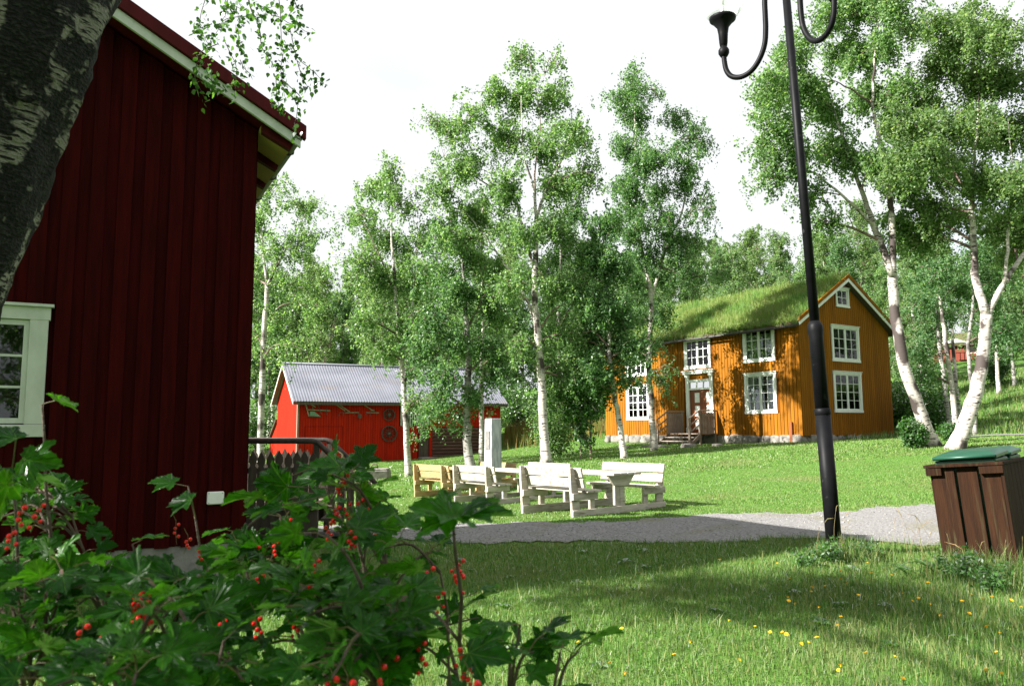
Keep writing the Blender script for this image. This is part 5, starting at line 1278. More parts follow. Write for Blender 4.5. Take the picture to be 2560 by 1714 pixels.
# loose curls of peeling bark
for i in range(26):
    f = rs.uniform(2.0, 5.6)*9; q = line[int(min(f, len(line)-2))]; g = rs.uniform(-1.9, -.3)
    c = Vector(q[:3]) + Vector((math.cos(g)*q[3]*1.02, math.sin(g)*q[3]*1.02, rs.uniform(-.05, .05)))
    w, h = rs.uniform(.02, .05), rs.uniform(.006, .014); T = Vector((-math.sin(g), math.cos(g), rs.uniform(-.3, .3))).normalized(); Nn = Vector((math.cos(g), math.sin(g), 0))
    m = MB(); vv = []
    for s in range(5):
        a = s/4
        p = c + T*w*(a-.5) + Nn*(.018*a*a)
        vv += [p-Vector((0, 0, h)), p+Vector((0, 0, h))]
    m.add(vv, [(2*s, 2*s+2, 2*s+3, 2*s+1) for s in range(4)]).build('bark_curl', M['bark_near'], nb_root)
# hanging sprays of leaves seen against the sky
hs = [[(610, -60), (625, 15), (640, 50), (650, 82), (653, 112), (662, 132), (682, 160), (702, 186)], [(640, 42), (600, 42), (562, 50), (545, 76), (530, 98)], [(570, -40), (567, 25), (556, 52)], [(520, -20), (505, 25), (500, 60), (510, 92), (521, 110), (546, 132)],
      [(545, 110), (505, 128), (492, 160), (487, 192), (500, 222), (512, 246)], [(560, 100), (578, 138), (590, 165), (590, 205), (586, 242)], [(640, 38), (690, 40), (722, 58), (742, 62), (762, 78), (782, 84)], [(690, -40), (700, 20), (703, 90), (708, 130), (702, 170), (706, 212), (712, 242)],
      [(724, 70), (742, 140), (770, 168), (790, 186), (802, 198)], [(706, 200), (730, 222), (750, 242), (745, 262), (741, 292), (736, 314), (742, 336)], [(690, 200), (692, 240), (698, 272)], [(640, -50), (700, -20), (740, 10), (720, 40)], [(600, 40), (595, 75), (600, 110), (606, 130)], [(700, 110), (725, 115), (735, 125)], [(530, 60), (500, 70), (488, 60)], [(742, 150), (757, 200), (768, 215)], [(600, 150), (610, 170), (625, 185)], [(640, 10), (665, 20), (690, 15)], [(560, 20), (585, 15), (605, 25)], [(520, 160), (530, 200), (530, 235)], [(515, 190), (540, 210), (570, 230)]]
sp_, C = MB(), []
for i, st in enumerate(hs):
    dY = 5.55+.35*math.sin(i*2.7)
    ln = smooth_line([(*(at(a, b, dY)-o0), .006) for a, b in st], 6)
    ln[:, 3] = np.linspace(.0065 if i == 0 else .0035, .0015, len(ln))
    sp_.tube([Vector(q[:3]) for q in ln], list(ln[:, 3]), 5)
    n = int(16+18*np.linalg.norm(np.diff(ln[:, :3], axis=0), axis=1).sum()/.25)
    for j in range(n):
        q = ln[rs.integers(1, len(ln)), :3] + rs.normal(0, .028, 3); q[2] -= abs(rs.normal(0, .03)); C.append(q)
sp_.tube([limb[-1]-o0, at(600, -110, 5.3)-o0, at(612, -55, 5.5)-o0], [.03, .012, .007], 7)
sp_.tube([at(600, -110, 5.3)-o0, at(690, -80, 5.5)-o0, at(690, -38, 5.6)-o0], [.012, .008, .005], 6); sp_.tube([at(600, -110, 5.3)-o0, at(540, -80, 5.4)-o0, at(522, -18, 5.6)-o0], [.012, .008, .005], 6)
sp_.build('hanging_twigs', M['twig'], nb_root, True)
C = np.array(C); n = len(C)
nv = rs.normal(0, 1, (n, 3)); nv /= np.linalg.norm(nv, axis=1)[:, None]
a = rs.normal(0, .5, (n, 3)); a[:, 2] -= 1.2; a -= nv*(a*nv).sum(1)[:, None]; a /= np.linalg.norm(a, axis=1)[:, None]; b = np.cross(nv, a)
l = rs.uniform(.028, .046, n)[:, None]; w = l*.8
shape = [(-.5, 0), (-.38, .34), (-.1, .5), (.2, .30), (.55, 0), (.2, -.30), (-.1, -.5), (-.38, -.34)]
P = np.stack([C + a*l*s0_ + b*w*s1_ + nv*l*(.12*abs(s1_)) for s0_, s1_ in shape], 1).reshape(-1, 3)
link(bpy.data.objects.new('hanging_leaves', np_mesh('hanging_leaves', P, np.arange(8*n).reshape(-1, 8), M['shrub_leaf'])), nb_root)
# its unseen crown, spread above and left of the camera to shade the bush
blobs = []
for i in range(34):
    c = np.array([rs.uniform(-9.5, .5), rs.uniform(-6.0, -2.2), rs.uniform(4.6, 8.6)])
    blobs.append((c, np.array([1.3, 1.3, .9])*rs.uniform(.7, 1.2)))
for i in range(11):        # unseen boughs added towards the sun to shade the bush
    f = i/10
    blobs.append((np.array([-4.6-4.8*f+rs.normal(0, .5), .1-1.5*f+rs.normal(0, .8), 4.6+3.2*f+rs.normal(0, .4)]), np.array([1.2, 1.2, .8])))
for i in range(10):  # unseen boughs added to shade the foreground lawn
    blobs.append((np.array([-7.0+rs.normal(0, .9), 5.0+rs.normal(0, .2), 5.9+rs.normal(0, .3)]), np.array([.9, .6, .7])))
def out_of_frame(C):
    u, v, fw = project(C)
    return ~((fw > .1) & (u > -60) & (u < 2620) & (v > -60) & (v < 1780))
blobs = [b for b in blobs if out_of_frame(np.array([b[0]]))[0]]
cr_root = nb_root
tp = Vector(line[-1][:3]) + o0
stm = [[(tp.x, tp.y, tp.z-.3, .14), (tp.x-.8, tp.y-.6, tp.z+1.6, .09), (tp.x-1.2, tp.y-1.2, tp.z+3.6, .04)], [(tp.x, tp.y, tp.z-.4, .10), (tp.x-2.2, tp.y-.8, tp.z+.8, .07), (tp.x-4.6, tp.y-1.6, tp.z+1.6, .03)], [(tp.x, tp.y, tp.z-.2, .09), (tp.x+.6, tp.y-1.2, tp.z+1.5, .06), (tp.x+1.2, tp.y-3.0, tp.z+2.6, .02)]]
grow(nb_root, stm, blobs, 52000, .075, rs, 'birch_leaf', 'bark_near', tuple(o0), sub=9, keep=out_of_frame)

# ---------------------------------------------------------------- grass
rs = np.random.default_rng(17)
_cg = rs.uniform(0, 1, (64, 64))
def vnoise(x, y, s):
    x, y = np.asarray(x)*s, np.asarray(y)*s
    i, j = np.floor(x).astype(int), np.floor(y).astype(int); f, g = x-i, y-j
    f, g = f*f*(3-2*f), g*g*(3-2*g)
    c = lambda a, b: _cg[a % 64, b % 64]
    return (c(i, j)*(1-f)+c(i+1, j)*f)*(1-g) + (c(i, j+1)*(1-f)+c(i+1, j+1)*f)*g
def in_house(x, y):          # footprints that carry no grass
    c, s = math.cos(R(28)), math.sin(R(28)); dx, dy = x+2.85, y-8.5; lx, ly = c*dx+s*dy, -s*dx+c*dy
    a = (lx > -7.3) & (lx < .02) & (ly > -.02) & (ly < 3.5)
    c, s = math.cos(OYAW), math.sin(OYAW); dx, dy = x-OX, y-OY; lx, ly = c*dx+s*dy, -s*dx+c*dy
    b = (lx > -.05) & (lx < OL) & (ly > -OW) & (ly < .1)
    c, s = math.cos(BYAW), math.sin(BYAW); dx, dy = x-BX, y-BY; lx, ly = c*dx+s*dy, -s*dx+c*dy
    return a | b | ((lx > -.05) & (lx < BL) & (ly > -.05) & (ly < BW+2.3))
def lift(x, y): return 0.012*np.sin(x*2.3 + 1.1*np.sin(y*1.7))*np.exp(-(y/40)**2)
def lawn(name, n, y0, y1, hmin, hmax, wmin, wmax, lean, mat, seg=1, rough=None, power=1.0, label='short green lawn grass'):
    t = rs.uniform(0, 1, n); y = np.sqrt(y0*y0+(y1*y1-y0*y0)*t) if power == 1 else y0*(y1/y0)**t
    x = rs.uniform(-.72, .72, n)*y
    edge = rs.normal(0, .09, n)*np.where(rs.uniform(0, 1, n) < .25, 3.2, 1.0)
    ok = ~((y > near_edge(x)+np.abs(edge)*.8) & (y < far_edge(x)-np.abs(edge))) & ~in_house(x, y)
    ok &= ~((x > 15.5) & (y > 27.2) & (y < 29)) & ~((x < -1.2) & (x > -9) & (np.abs(y-interp([(-9, 16.8), (-3, 15.3), (-1.2, 14.92)], x)) < .2) & (rs.uniform(0, 1, n) < .8))
    x, y = x[ok], y[ok]
    if rough is not None: h = rough(x, y)*rs.uniform(.5, 1.2, len(x))
    else: h = rs.uniform(hmin, hmax, len(x))*(.65+.7*vnoise(x, y, 1.6))
    V2 = np.c_[x, y, gz(x, y)+lift(x, y)-.004]
    o = bpy.data.objects.new(name, blades(V2, h, rs.uniform(wmin, wmax, len(x)), lean, rs, mat, name, seg))
    return tag(link(o), label, 'grass', kind='stuff')
lawn('grass', 230000, 3.9, 11.3, .025, .065, .004, .0085, .6, 'grass')
lawn('grass', 210000, 13.0, 24.0, .02, .045, .012, .022, .5, 'grass', power=2)
lawn('grass', 210000, 22.0, 60.0, .03, .07, .02, .05, .5, 'grass', power=2)
def tall(x, y):
    d1 = np.hypot(x-3.7, y-8.8); d2 = np.hypot(x-4.7, y-7.8); d3 = np.hypot(x-5.6, y-7.6)
    rough_ = np.clip(vnoise(x+3, y, .9)*1.5-.35, 0, 1)*np.clip((x-1.0)/2.2, 0, 1)
    return .05 + .12*rough_ + .20*np.exp(-(d1/.42)**2) + .26*np.exp(-(d2/.55)**2) + .24*np.exp(-(d3/.6)**2)
lawn('grass', 60000, 4.0, 10.4, 0, 0, .004, .008, .55, 'grass_long', 2, tall, label='rough longer grass in the foreground')
def stray(x, y): return .09 + .07*vnoise(x, y, 2.2)
lawn('grass', 9000, 4.0, 10.6, 0, 0, .005, .010, .85, 'grass_long', 2, stray, label='scattered longer blades standing over the near lawn')
# tufts hugging the lamp and bin feet
def tuft_field(name, cx, cy, rad, n, h0, h1, label):
    a, r_ = rs.uniform(0, 6.28, n), rad*np.sqrt(rs.uniform(0, 1, n))
    x, y = cx+np.cos(a)*r_, cy+np.sin(a)*r_
    h = rs.uniform(h0, h1, n)*(1-.5*(r_/rad))
    o = bpy.data.objects.new(name, blades(np.c_[x, y, gz(x, y)-.005], h, rs.uniform(.004, .008, n), .45, rs, 'grass_long', name, 2)); tag(link(o), label, 'grass', kind='stuff')
tuft_field('grass_tuft', 3.68, 8.82, .34, 1100, .12, .38, 'long grass tuft round the lamp post foot')
tuft_field('grass_tuft', 4.55, 8.0, .42, 1100, .12, .40, 'long grass tuft at the foot of the bin enclosure')
tuft_field('grass_tuft', 5.05, 7.75, .40, 900, .12, .36, 'dark long grass beside the bin enclosure corner')
# grass seed stalks
m = MB(); st_r = np.random.default_rng(3)
for i in range(20):
    cx, cy, rr = ((3.7, 8.75, .5), (4.5, 7.9, .5), (4.2, 8.4, .5))[i % 3]
    x, y = cx+st_r.normal(0, rr*.5), cy+st_r.normal(0, rr*.4); z = g1(x, y); h = st_r.uniform(.30, .62); dx, dy = st_r.normal(0, .10, 2)
    m.tube([(x, y, z), (x+dx*.4, y+dy*.4, z+h*.6), (x+dx, y+dy, z+h*.95)], [.0018, .0014, .001], 4)
    m.tube([(x+dx*.9, y+dy*.9, z+h*.88), (x+dx*1.1, y+dy*1.1, z+h*.97), (x+dx*1.5, y+dy*1.5, z+h)], [.0015, .0034, .001], 5)
tag(m.build('grass_stalks', surf('dry grass stalk', (.20, .19, .07), (.24, .15, .07), .8, 10)), 'dry grass seed stalks between lamp post and bins', 'grass', kind='stuff')
# dry meadow strip between barn and ochre house
n = 15000; x = rs.normal(2.4, 1.5, n); y = rs.normal(51, 1.7, n); ok = ~in_house(x, y) & (x > -.5); x, y = x[ok], y[ok]
tag(link(bpy.data.objects.new('meadow_grass', blades(np.c_[x, y, gz(x, y)], rs.uniform(.5, 1.3, len(x))*(.6+.6*vnoise(x, y, .7)), rs.uniform(.02, .05, len(x)), .22, rs, 'meadow', 'meadow_grass'))), 'tall rusty meadow grass between barn and ochre house', 'grass', kind='stuff')
n = 30000; x = rs.uniform(14, 40, n); y = rs.uniform(30, 60, n); ok = ~in_house(x, y); x, y = x[ok], y[ok]
tag(link(bpy.data.objects.new('slope_grass', blades(np.c_[x, y, gz(x, y)], rs.uniform(.12, .40, len(x)), rs.uniform(.03, .06, len(x)), .4, rs, 'grass_long', 'slope_grass'))), 'long grass on the slope behind the forked birches', 'grass', kind='stuff')

# ---------------------------------------------------------------- yellow flowers and weeds in the foreground grass
def ray_ground(px_, py_, dz_=0.0):
    lo = None
    for Y_ in np.arange(3.6, 40, .05):
        q = at(px_, py_, Y_)
        if q.z < g1(q.x, q.y) + dz_: return q.x, Y_
    return None
stem_me = [MB().tube([(0, 0, 0), (.008*s, 0, h*.5), (.02*s, .01, h)], .0022, 5).mesh('stem', M['flower_stem']) for s, h in ((1, .11), (-1, .15), (.5, .20))]
hd = MB()
for ring, (n_, r0, z0) in enumerate(((13, .020, .002), (9, .012, .006))):
    for j in range(n_):
        g = 2*math.pi*(j+.5*ring)/n_; c, s = math.cos(g), math.sin(g); d = .0042
        hd.add([(0, 0, .002), (r0*.6*c-d*s, r0*.6*s+d*c, z0), (r0*c, r0*s, z0+.003), (r0*.6*c+d*s, r0*.6*s-d*c, z0)], [(0, 1, 2, 3)])
hd.lathe([(.004, -.008), (.007, -.003), (.004, .004)], 8)
head_me = hd.mesh('flower_head', M['yellow'])
s8, s5 = .4233, .3843
fl = [(1900+a*s8, 1050+b*s8) for a, b in ((480, 935), (770, 912), (660, 905), (185, 935), (510, 965), (320, 985), (300, 1010), (160, 1068), (210, 1080), (180, 1045), (360, 1115), (465, 1160), (445, 1220), (60, 1252), (120, 1258), (175, 1270), (260, 1325), (300, 1310), (345, 1292), (635, 1378), (785, 1388), (1055, 1155), (920, 1075), (935, 1048), (1010, 965), (1200, 1065), (1258, 1030), (1330, 1055), (1385, 1045), (1490, 1065), (1525, 1110), (1235, 1145), (1325, 1218), (1405, 1260), (1375, 1370), (1350, 1487), (450, 1475), (455, 1445), (830, 1530), (115, 850), (415, 765), (480, 892), (1025, 1095), (860, 1030), (1440, 1498), (645, 845), (400, 980), (590, 1040))]
fl += [(1000+a*s5, 1280+b*s5) for a, b in ((1140, 845), (1460, 765), (1375, 990), (1805, 935), (1895, 840), (2140, 708), (2225, 972), (2295, 745), (2290, 330), (2065, 308), (1480, 1070))]
for i, (a, b) in enumerate(fl):
    k = i % 3; h = (.11, .15, .20)[k]
    q = ray_ground(a, b, h)
    if q is None: continue
    o = instance('yellow_flower', stem_me[k], None, (q[0], q[1], g1(*q)), (0, 0, rs.uniform(0, 6.28)))
    tag(o, 'yellow hawkbit flower on a thin stem in the foreground grass', 'flower', 'yellow flowers in the foreground grass')
    s = rs.uniform(.55, .95)
    instance('flower_head', head_me, o, ((.02, -.02, .01)[k], .01, h), (rs.uniform(-.5, .5), rs.uniform(-.5, .5), 0), (s, s, s))
def pinnate(px_, py_, nfr, L_, label, seed):
    r_ = np.random.default_rng(seed); q = ray_ground(px_, py_, 0)
    t = thing('weed_plant', label, 'plant', (q[0], q[1], g1(*q)))
    for k in range(nfr):
        a = r_.uniform(0, 6.28); l = L_*r_.uniform(.7, 1.1); m = MB()
        pts = [Vector((math.cos(a)*l*f, math.sin(a)*l*f, l*(.95*f-.75*f*f)*1.2)) for f in np.linspace(0, 1, 9)]
        m.tube(pts, [.003]*8+[.001], 4)
        sd = Vector((-math.sin(a), math.cos(a), 0))
        for j in range(2, 9):
            for s in (-1, 1):
                ll = l*.24*(1.1-j/10); p = pts[j]; d = (pts[j]-pts[j-1]).normalized()
                e = p + sd*s*ll + d*ll*.5
                m.add([p, (p+e)/2 + d*ll*.22, e, (p+e)/2 - d*ll*.16], [(0, 1, 2, 3)])
        m.build('frond', M['shrub_leaf'], t)
pinnate(2345, 1440, 11, .36, 'ferny green weed growing against the bin enclosure planks', 1)
pinnate(2270, 1440, 8, .26, 'low ferny weed in the grass left of the bin enclosure', 2)
def leafy_weed(px_, py_, h, w, n, label, ls=.045):
    r_ = np.random.default_rng(int(px_)); q = ray_ground(px_, py_, 0)
    t = thing('weed_plant', label, 'plant', (q[0], q[1], g1(*q)))
    br, C = MB(), []
    for k in range(12):
        a = r_.uniform(0, 6.28); e = np.array([math.cos(a)*w*r_.uniform(.2, 1), math.sin(a)*w*r_.uniform(.2, 1), h*r_.uniform(.5, 1)])
        tw = smooth_line([(0, 0, 0, .003), (*(e*[.35, .35, .6]), .002), (*e, .001)], 4); br.tube([Vector(v[:3]) for v in tw], list(tw[:, 3]), 4, cap=False)
        i0 = r_.integers(2, len(tw), n//12); C.append(tw[i0, :3]+r_.normal(0, .035, (n//12, 3)))
    br.build('stalks', M['flower_stem'], t); C = np.concatenate(C); C[:, 2] = np.abs(C[:, 2])
    P, Fc = leaf_cards(C, ls, r_, up=.9, wide=.5); link(bpy.data.objects.new('foliage', np_mesh('foliage', P, Fc, M['shrub_leaf'])), t)
leafy_weed(2075, 1410, .24, .26, 420, 'leafy green weeds in front of the lamp post foot')
leafy_weed(2160, 1400, .20, .24, 320, 'low leafy weeds right of the lamp post')
leafy_weed(2390, 1455, .30, .30, 520, 'leafy green weeds against the bin enclosure')
leafy_weed(2480, 1490, .28, .32, 480, 'dark leafy weeds at the bin enclosure corner')
leafy_weed(2010, 1420, .16, .22, 260, 'low leafy weeds left of the lamp post')
ros = MB()
for j in range(7):
    g = 2*math.pi*j/7
    c, s = math.cos(g), math.sin(g); l, w = .10, .028
    ros.add([(0, 0, .01), (l*.5*c-w*s, l*.5*s+w*c, .045), (l*c, l*s, .03), (l*.5*c+w*s, l*.5*s-w*c, .045)], [(0, 1, 2, 3)])
ros_me = ros.mesh('weed_rosette', M['shrub_leaf'])
for i in range(26):
    y = rs.uniform(5.2, 10.2); x = rs.uniform(-.1, .6)*y; z = g1(x, y); s = rs.uniform(.5, 1.1)
    if near_edge(x) < y: continue
    tag(instance('weed_rosette', ros_me, None, (x, y, z), (rs.uniform(-.2, .2), rs.uniform(-.2, .2), rs.uniform(0, 6)), (s, s, s)), 'small flat leaf rosette of a weed in the near lawn', 'weed', 'weed rosettes in the near lawn')

# ---------------------------------------------------------------- red currant bush in the foreground
rs = np.random.default_rng(41)
def currant_leaf(seed):
    r_ = np.random.default_rng(seed)
    # palmate outline with pointed lobes and coarse teeth; leaf base at the origin, tip towards +y, unit length
    key = [(0, .02), (.06, -.05), (.20, -.10), (.34, -.06), (.45, .02), (.40, .10), (.34, .20), (.46, .30), (.62, .42), (.66, .56), (.50, .54), (.34, .52), (.27, .56), (.26, .68), (.18, .82), (.06, .95), (0, 1.02)]
    right = []
    for a, b in zip(key, key[1:]):
        nx_, ny_ = (b[1]-a[1]), -(b[0]-a[0])
        right.append(a)
        for t_, o_ in ((.38, .05), (.62, .30)):
            o_ = o_*r_.uniform(.6, 1.3)
            right.append((a[0]+(b[0]-a[0])*t_+nx_*o_, a[1]+(b[1]-a[1])*t_+ny_*o_))
    right.append(key[-1])
    k_ = r_.uniform(.9, 1.1)
    ol = right + [(-x*k_, y) for x, y in right[-2:0:-1]]; n = len(ol)
    veins = [math.radians(v_) for v_ in (-88, -46, 0, 46, 88)]
    def zf(x, y):
        a_ = math.atan2(x, y+1e-6); rr_ = math.hypot(x, y)
        d_ = min(abs(a_-v_) for v_ in veins)
        pleat = .16*rr_*math.sin(min(d_, .4)/.4*math.pi/2)
        return pleat + .10*abs(x) - .30*x*x - .26*(y-.25)*abs(y-.25) + .03*math.sin(7*x+seed)*math.sin(6*y+seed)
    V = [(0, .12, zf(0, .12))]
    rings = (.34, .68, 1.0)
    for f_ in rings:
        for x, y in ol:
            px_, py_ = x*f_, .12+(y-.12)*f_
            V.append((px_, py_, zf(px_, py_)+(r_.normal(0, .012) if f_ == 1.0 else 0)))
    F = [(0, 1+i, 1+(i+1) % n) for i in range(n)]
    for g_ in range(len(rings)-1):
        F += [(1+g_*n+i, 1+(g_+1)*n+i, 1+(g_+1)*n+(i+1) % n, 1+g_*n+(i+1) % n) for i in range(n)]
    me = bpy.data.meshes.new('leaf'); me.from_pydata(V, [], F); me.materials.append(M['currant_leaf'])
    me.polygons.foreach_set('use_smooth', [True]*len(me.polygons)); me.update(); return me
leaf_me = [currant_leaf(s) for s in range(5)]
BU = thing('currant_bush', 'red currant bush full of lobed leaves and ripe berries in the foreground', 'bush', (-.4, 1.75, 0))
B0 = Vector((-.4, 1.75, 0))
stems_def = [   # (base x, y), tip pixel, tip depth
    ((-.75, 1.75), (105, 1010), 1.70), ((-.85, 1.65), (30, 1180), 1.45), ((-.70, 1.9), (180, 1290), 1.85), ((-.60, 1.9), (330, 1360), 1.9), ((-.55, 1.85), (470, 1215), 2.05), ((-.40, 1.95), (600, 1330), 2.1),
    ((-.35, 1.85), (700, 1290), 1.9), ((-.25, 1.8), (856, 1135), 1.85), ((-.2, 1.85), (800, 1180), 2.0), ((-.15, 1.7), (960, 1330), 1.7), ((-.1, 1.6), (1130, 1270), 1.35), ((-.1, 1.7), (1100, 1430), 1.6), ((.0, 1.55), (1300, 1560), 1.30),
    ((.02, 1.5), (1400, 1630), 1.25), ((-.3, 1.5), (760, 1480), 1.35), ((-.5, 1.5), (420, 1470), 1.4), ((-.65, 1.4), (150, 1480), 1.3), ((-.45, 1.35), (560, 1600), 1.15), ((-.2, 1.35), (950, 1600), 1.2), ((-.62, 1.6), (260, 1560), 1.5), ((.0, 1.5), (1120, 1640), 1.2), ((-.35, 1.9), (690, 1400), 1.9), ((-.48, 1.3), (330, 1660), 1.05)]
stem_lines, wood = [], MB()
for (bx_, by_), (tx, ty), d in stems_def:
    tip = at(tx, ty, d); b = Vector((bx_, by_, 0))
    mid = b*.45 + tip*.55 + Vector((rs.normal(0, .04), rs.normal(0, .04), .12))
    m1 = b*.8+tip*.2+Vector((0, 0, .12))
    ln = smooth_line([(*b, .010), (*m1, .008), (*mid, .006), (*tip, .0022)], 7)
    ln[1:-1, :3] += rs.normal(0, .004, (len(ln)-2, 3)); stem_lines.append(ln)
    MB().tube([Vector(q[:3])-B0 for q in ln], list(ln[:, 3]), 7).build('stem', M['currant_stem'], BU, True)
def in_poly(px_, py_):
    """where the photograph shows foliage: height of the bush outline over the picture's width"""
    top = np.interp(px_, [0, 60, 130, 150, 300, 380, 460, 560, 650, 760, 830, 900, 960, 1010, 1060, 1180, 1230, 1260, 1330, 1420, 1500, 1540], [1120, 1160, 1290, 1450, 1430, 1450, 1370, 1380, 1320, 1240, 1170, 1160, 1310, 1350, 1360, 1350, 1440, 1550, 1520, 1560, 1620, 1700])
    return py_ > top
nodes = []
for ln in stem_lines:
    for t in np.linspace(.45, .97, 8):
        nodes.append((ln[int(t*(len(ln)-1)), :3], None))
tries, shoots = 0, []
while len(shoots) < 135 and tries < 6000:
    tries += 1
    a, b = rs.uniform(-60, 1500), rs.uniform(1090, 1730)
    if not in_poly(a, b): continue
    if a > 1120 and b < 1480: continue
    if a > 1040 and b > 1400 and rs.uniform() < .85: continue
    d = np.clip(2.15 - (b-1150)/560*.95 + rs.normal(0, .22), .95, 2.3)
    tip = np.array(at(a, b, d))
    best = min(stem_lines, key=lambda L: np.linalg.norm(L[8:, :3]-tip, axis=1).min())
    i0 = 8+int(np.linalg.norm(best[8:, :3]-tip-np.array([0, 0, -.08]), axis=1).argmin()); s = best[i0, :3]
    if np.linalg.norm(tip-s) > .42: tip = s + (tip-s)/np.linalg.norm(tip-s)*.42
    ln = smooth_line([(*s, .0035), (*((s+tip)/2+[0, 0, .03]), .0028), (*tip, .0016)], 4)
    shoots.append(ln); MB().tube([Vector(q[:3])-B0 for q in ln], list(ln[:, 3]), 5).build('twig', M['currant_stem'], BU, True)
leaves = []
def put_leaf(p, outward, size):
    outward = outward/ (np.linalg.norm(outward)+1e-9)
    leaves.append((np.array(p), outward, size))
pet = MB()
for ln in shoots:
    n = 5
    d = ln[-1, :3]-ln[0, :3]
    for j in range(n):
        t = .35+.65*(j+rs.uniform(0, .6))/n; q = ln[min(len(ln)-1, int(t*(len(ln)-1))), :3]
        a = j*2.4+rs.uniform(-.5, .5)
        o_ = np.array([math.cos(a), math.sin(a)*.8, rs.uniform(-.15, .35)]) + .5*d/(np.linalg.norm(d)+1e-6)
        e = q + o_/np.linalg.norm(o_)*rs.uniform(.025, .05)
        pet.tube([Vector(q)-B0, Vector((q+e)/2+np.array([0, 0, .006]))-B0, Vector(e)-B0], .0011, 4)
        put_leaf(e, o_, rs.uniform(.028, .058))
for ln in stem_lines:
    for j in range(3):
        q = ln[-1-2*j, :3]; a = rs.uniform(0, 6.28); o_ = np.array([math.cos(a), math.sin(a), .2]); e = q+o_*.035
        pet.tube([Vector(q)-B0, Vector(e)-B0], .0012, 4); put_leaf(e, o_, rs.uniform(.04, .065))
# leaves that stand out in the photograph: (pixel, depth, outward x, y, z, size)
for (a, b, d, ox, oy, oz, sz) in ((1145, 1295, 1.02, .35, .3, .30, .075), (1138, 1295, 1.0, -.9, .1, .35, .068), (1135, 1298, 1.0, -.1, -.5, .1, .055), (1160, 1295, 1.02, .9, .0, .34, .072), (1150, 1288, 1.05, -.2, .9, .3, .06),
                               (858, 1165, 1.7, .8, .3, .55, .080), (850, 1170, 1.75, -.9, .1, .25, .085), (855, 1175, 1.75, -.6, -.5, .1, .08), (868, 1165, 1.72, .35, -.5, .35, .055), (880, 1205, 1.75, .6, -.6, -.5, .09), (890, 1235, 1.72, .9, -.3, .0, .09),
                               (720, 1215, 1.75, -.9, 0, .2, .085), (655, 1240, 1.7, -1, -.1, .05, .09), (690, 1205, 1.75, -.3, .3, .3, .07), (700, 1265, 1.7, -.9, -.2, -.1, .07), (800, 1200, 1.8, -.6, .2, .2, .075),
                               (40, 1100, 1.35, -.8, 0, .3, .08), (60, 1150, 1.35, .7, 0, .1, .07), (80, 1190, 1.4, .9, 0, -.1, .075), (30, 1210, 1.3, -.4, -.3, -.2, .085), (480, 1250, 1.95, -.9, .1, .1, .075)):
    q = np.array(at(a, b, d)); o_ = np.array([ox, oy, oz]); put_leaf(q, o_, sz*.82)
    s = min((L for L in stem_lines), key=lambda L: np.linalg.norm(L[:, :3]-q, axis=1).min()); s = s[int(np.linalg.norm(s[:, :3]-q, axis=1).argmin()), :3]
    if np.linalg.norm(s-q) < .2: pet.tube([Vector(s)-B0, Vector(q)-B0], .0014, 4)
tag(pet.build('petioles', M['petiole'], BU), kind='stuff')
def leaf_matrix(p, o_, sz):
    roll = rs.normal(0, .5)
    y_ = Vector((o_[0], o_[1], o_[2] - rs.uniform(.0, .35))).normalized()
    z_ = Vector((rs.normal(0, .35), rs.normal(-.25, .35), 1)); z_ = (z_ - y_*z_.dot(y_)).normalized(); x_ = y_.cross(z_)
    Mx = Matrix(((x_.x, y_.x, z_.x, p[0]-B0.x), (x_.y, y_.y, z_.y, p[1]-B0.y), (x_.z, y_.z, z_.z, p[2]), (0, 0, 0, 1)))
    return Mx @ Matrix.Rotation(roll, 4, 'Y') @ Matrix.Scale(sz*1.12, 4)
def shows(l): 
    u, v, fw = project(np.array([l[0]])); return (0 < u[0] < 2560) and (v[0] < 1714), l[2]/max(fw[0], .3)
ranked = sorted(leaves, key=lambda l: -(shows(l)[0]*10 + shows(l)[1]))
restV, restF = [], []
for i, l in enumerate(ranked):
    Mx = leaf_matrix(*l); me = leaf_me[i % 5]
    if i < 300:
        o = bpy.data.objects.new('leaf', me); link(o, BU); o.matrix_local = Mx
    else:
        n = len(restV); restV += [tuple(Mx @ v.co) for v in me.vertices]; restF += [tuple(n+k for k in p_.vertices) for p_ in me.polygons]
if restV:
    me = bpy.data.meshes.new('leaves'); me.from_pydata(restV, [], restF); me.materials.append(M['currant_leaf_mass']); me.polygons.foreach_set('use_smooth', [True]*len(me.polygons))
    tag(link(bpy.data.objects.new('inner_leaves', me), BU), kind='stuff')
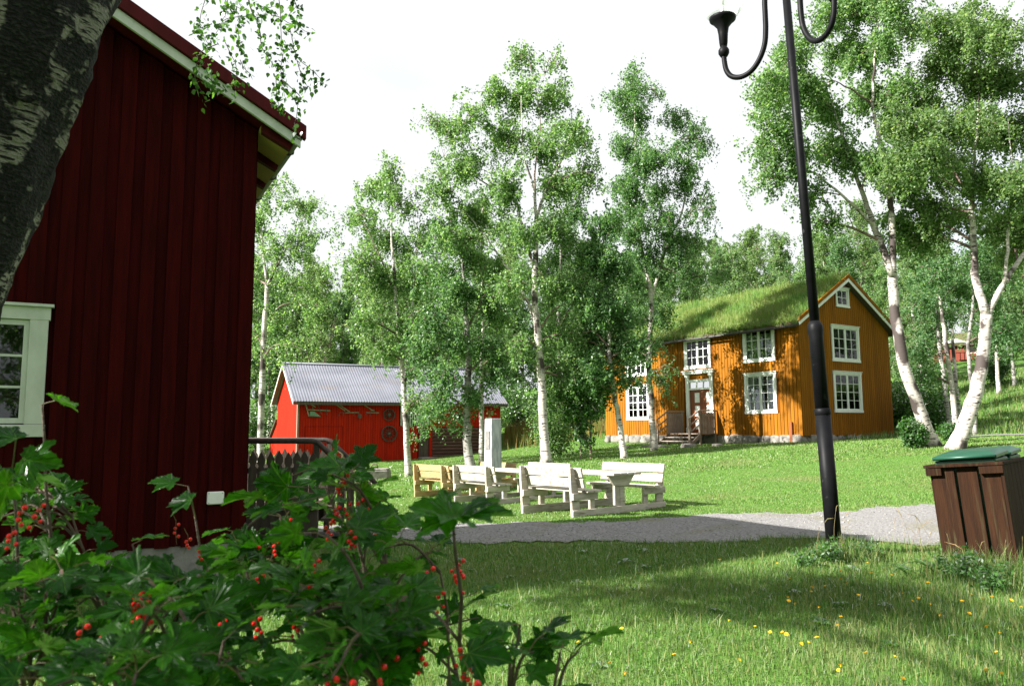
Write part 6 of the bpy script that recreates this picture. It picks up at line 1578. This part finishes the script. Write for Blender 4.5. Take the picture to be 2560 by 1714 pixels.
# berries: hanging strings
ber = MB().lathe([(.0006, -.0042), (.0024, -.0037), (.0038, -.0018), (.0041, 0), (.0037, .0021), (.0023, .0037), (.0006, .0042)], 10).mesh('berry', M['berry'], True)
bp = [(1180, 1700, 1.0)] + [(px_, py_, d) for px_, py_, d in ((1170, 1650, 1.2), (1150, 1400, 1.5), (1075, 1420, 1.55), (1100, 1480, 1.6), (850, 1215, 1.7), (862, 1190, 1.7), (835, 1285, 1.7), (870, 1330, 1.65), (905, 1300, 1.65), (930, 1340, 1.65), (880, 1300, 1.75), (820, 1310, 1.8),
      (340, 1500, 1.3), (355, 1530, 1.25), (325, 1515, 1.35), (380, 1470, 1.4), (300, 1450, 1.4), (440, 1312, 1.95), (470, 1350, 1.95), (500, 1370, 1.9), (500, 1440, 1.75), (520, 1430, 1.8), (590, 1360, 1.8), (640, 1370, 1.8), (690, 1355, 1.8), (100, 1260, 1.3), (55, 1265, 1.35), (30, 1330, 1.3), (790, 1400, 1.6),
      (770, 1500, 1.4), (780, 1450, 1.4), (950, 1660, 1.1), (830, 1690, 1.05), (870, 1700, 1.05), (980, 1640, 1.15), (1000, 1560, 1.25), (1040, 1540, 1.3), (560, 1545, 1.3), (640, 1545, 1.3), (210, 1560, 1.2), (1180, 1640, 1.2), (1190, 1660, 1.25), (720, 1300, 1.8), (900, 1250, 1.7), (1050, 1600, 1.2), (345, 1480, 1.3), (360, 1510, 1.3), (335, 1545, 1.25), (270, 1560, 1.3), (1135, 1420, 1.5), (1150, 1440, 1.5), (840, 1270, 1.7), (868, 1260, 1.7), (915, 1275, 1.7), (880, 1345, 1.65), (650, 1440, 1.6), (730, 1540, 1.4), (1160, 1610, 1.2))]
for (a, b, d) in bp:
    q = at(a, b-12, d); cl = MB(); L_ = rs.uniform(.038, .065); cv = rs.normal(0, .010, 2)
    pts = [Vector((cv[0]*f*f, cv[1]*f*f, -L_*f)) for f in (0, .33, .66, 1)]
    cl.tube([Vector((-.01, .0, .018))] + pts, .0007, 4)
    c = cl.build('berry_string', M['petiole'], BU); c.location = q-B0
    for j in range(int(rs.integers(4, 6))):
        f = (j+.6)/6; g = j*2.4+rs.uniform(-.4, .4); s = rs.uniform(.85, 1.1)*(1.12-.3*f)
        instance('berry', ber, c, (cv[0]*f*f+math.cos(g)*.0066, cv[1]*f*f+math.sin(g)*.0066, -L_*f-.004), (rs.uniform(0, 1), rs.uniform(0, 1), 0), (s, s, s))
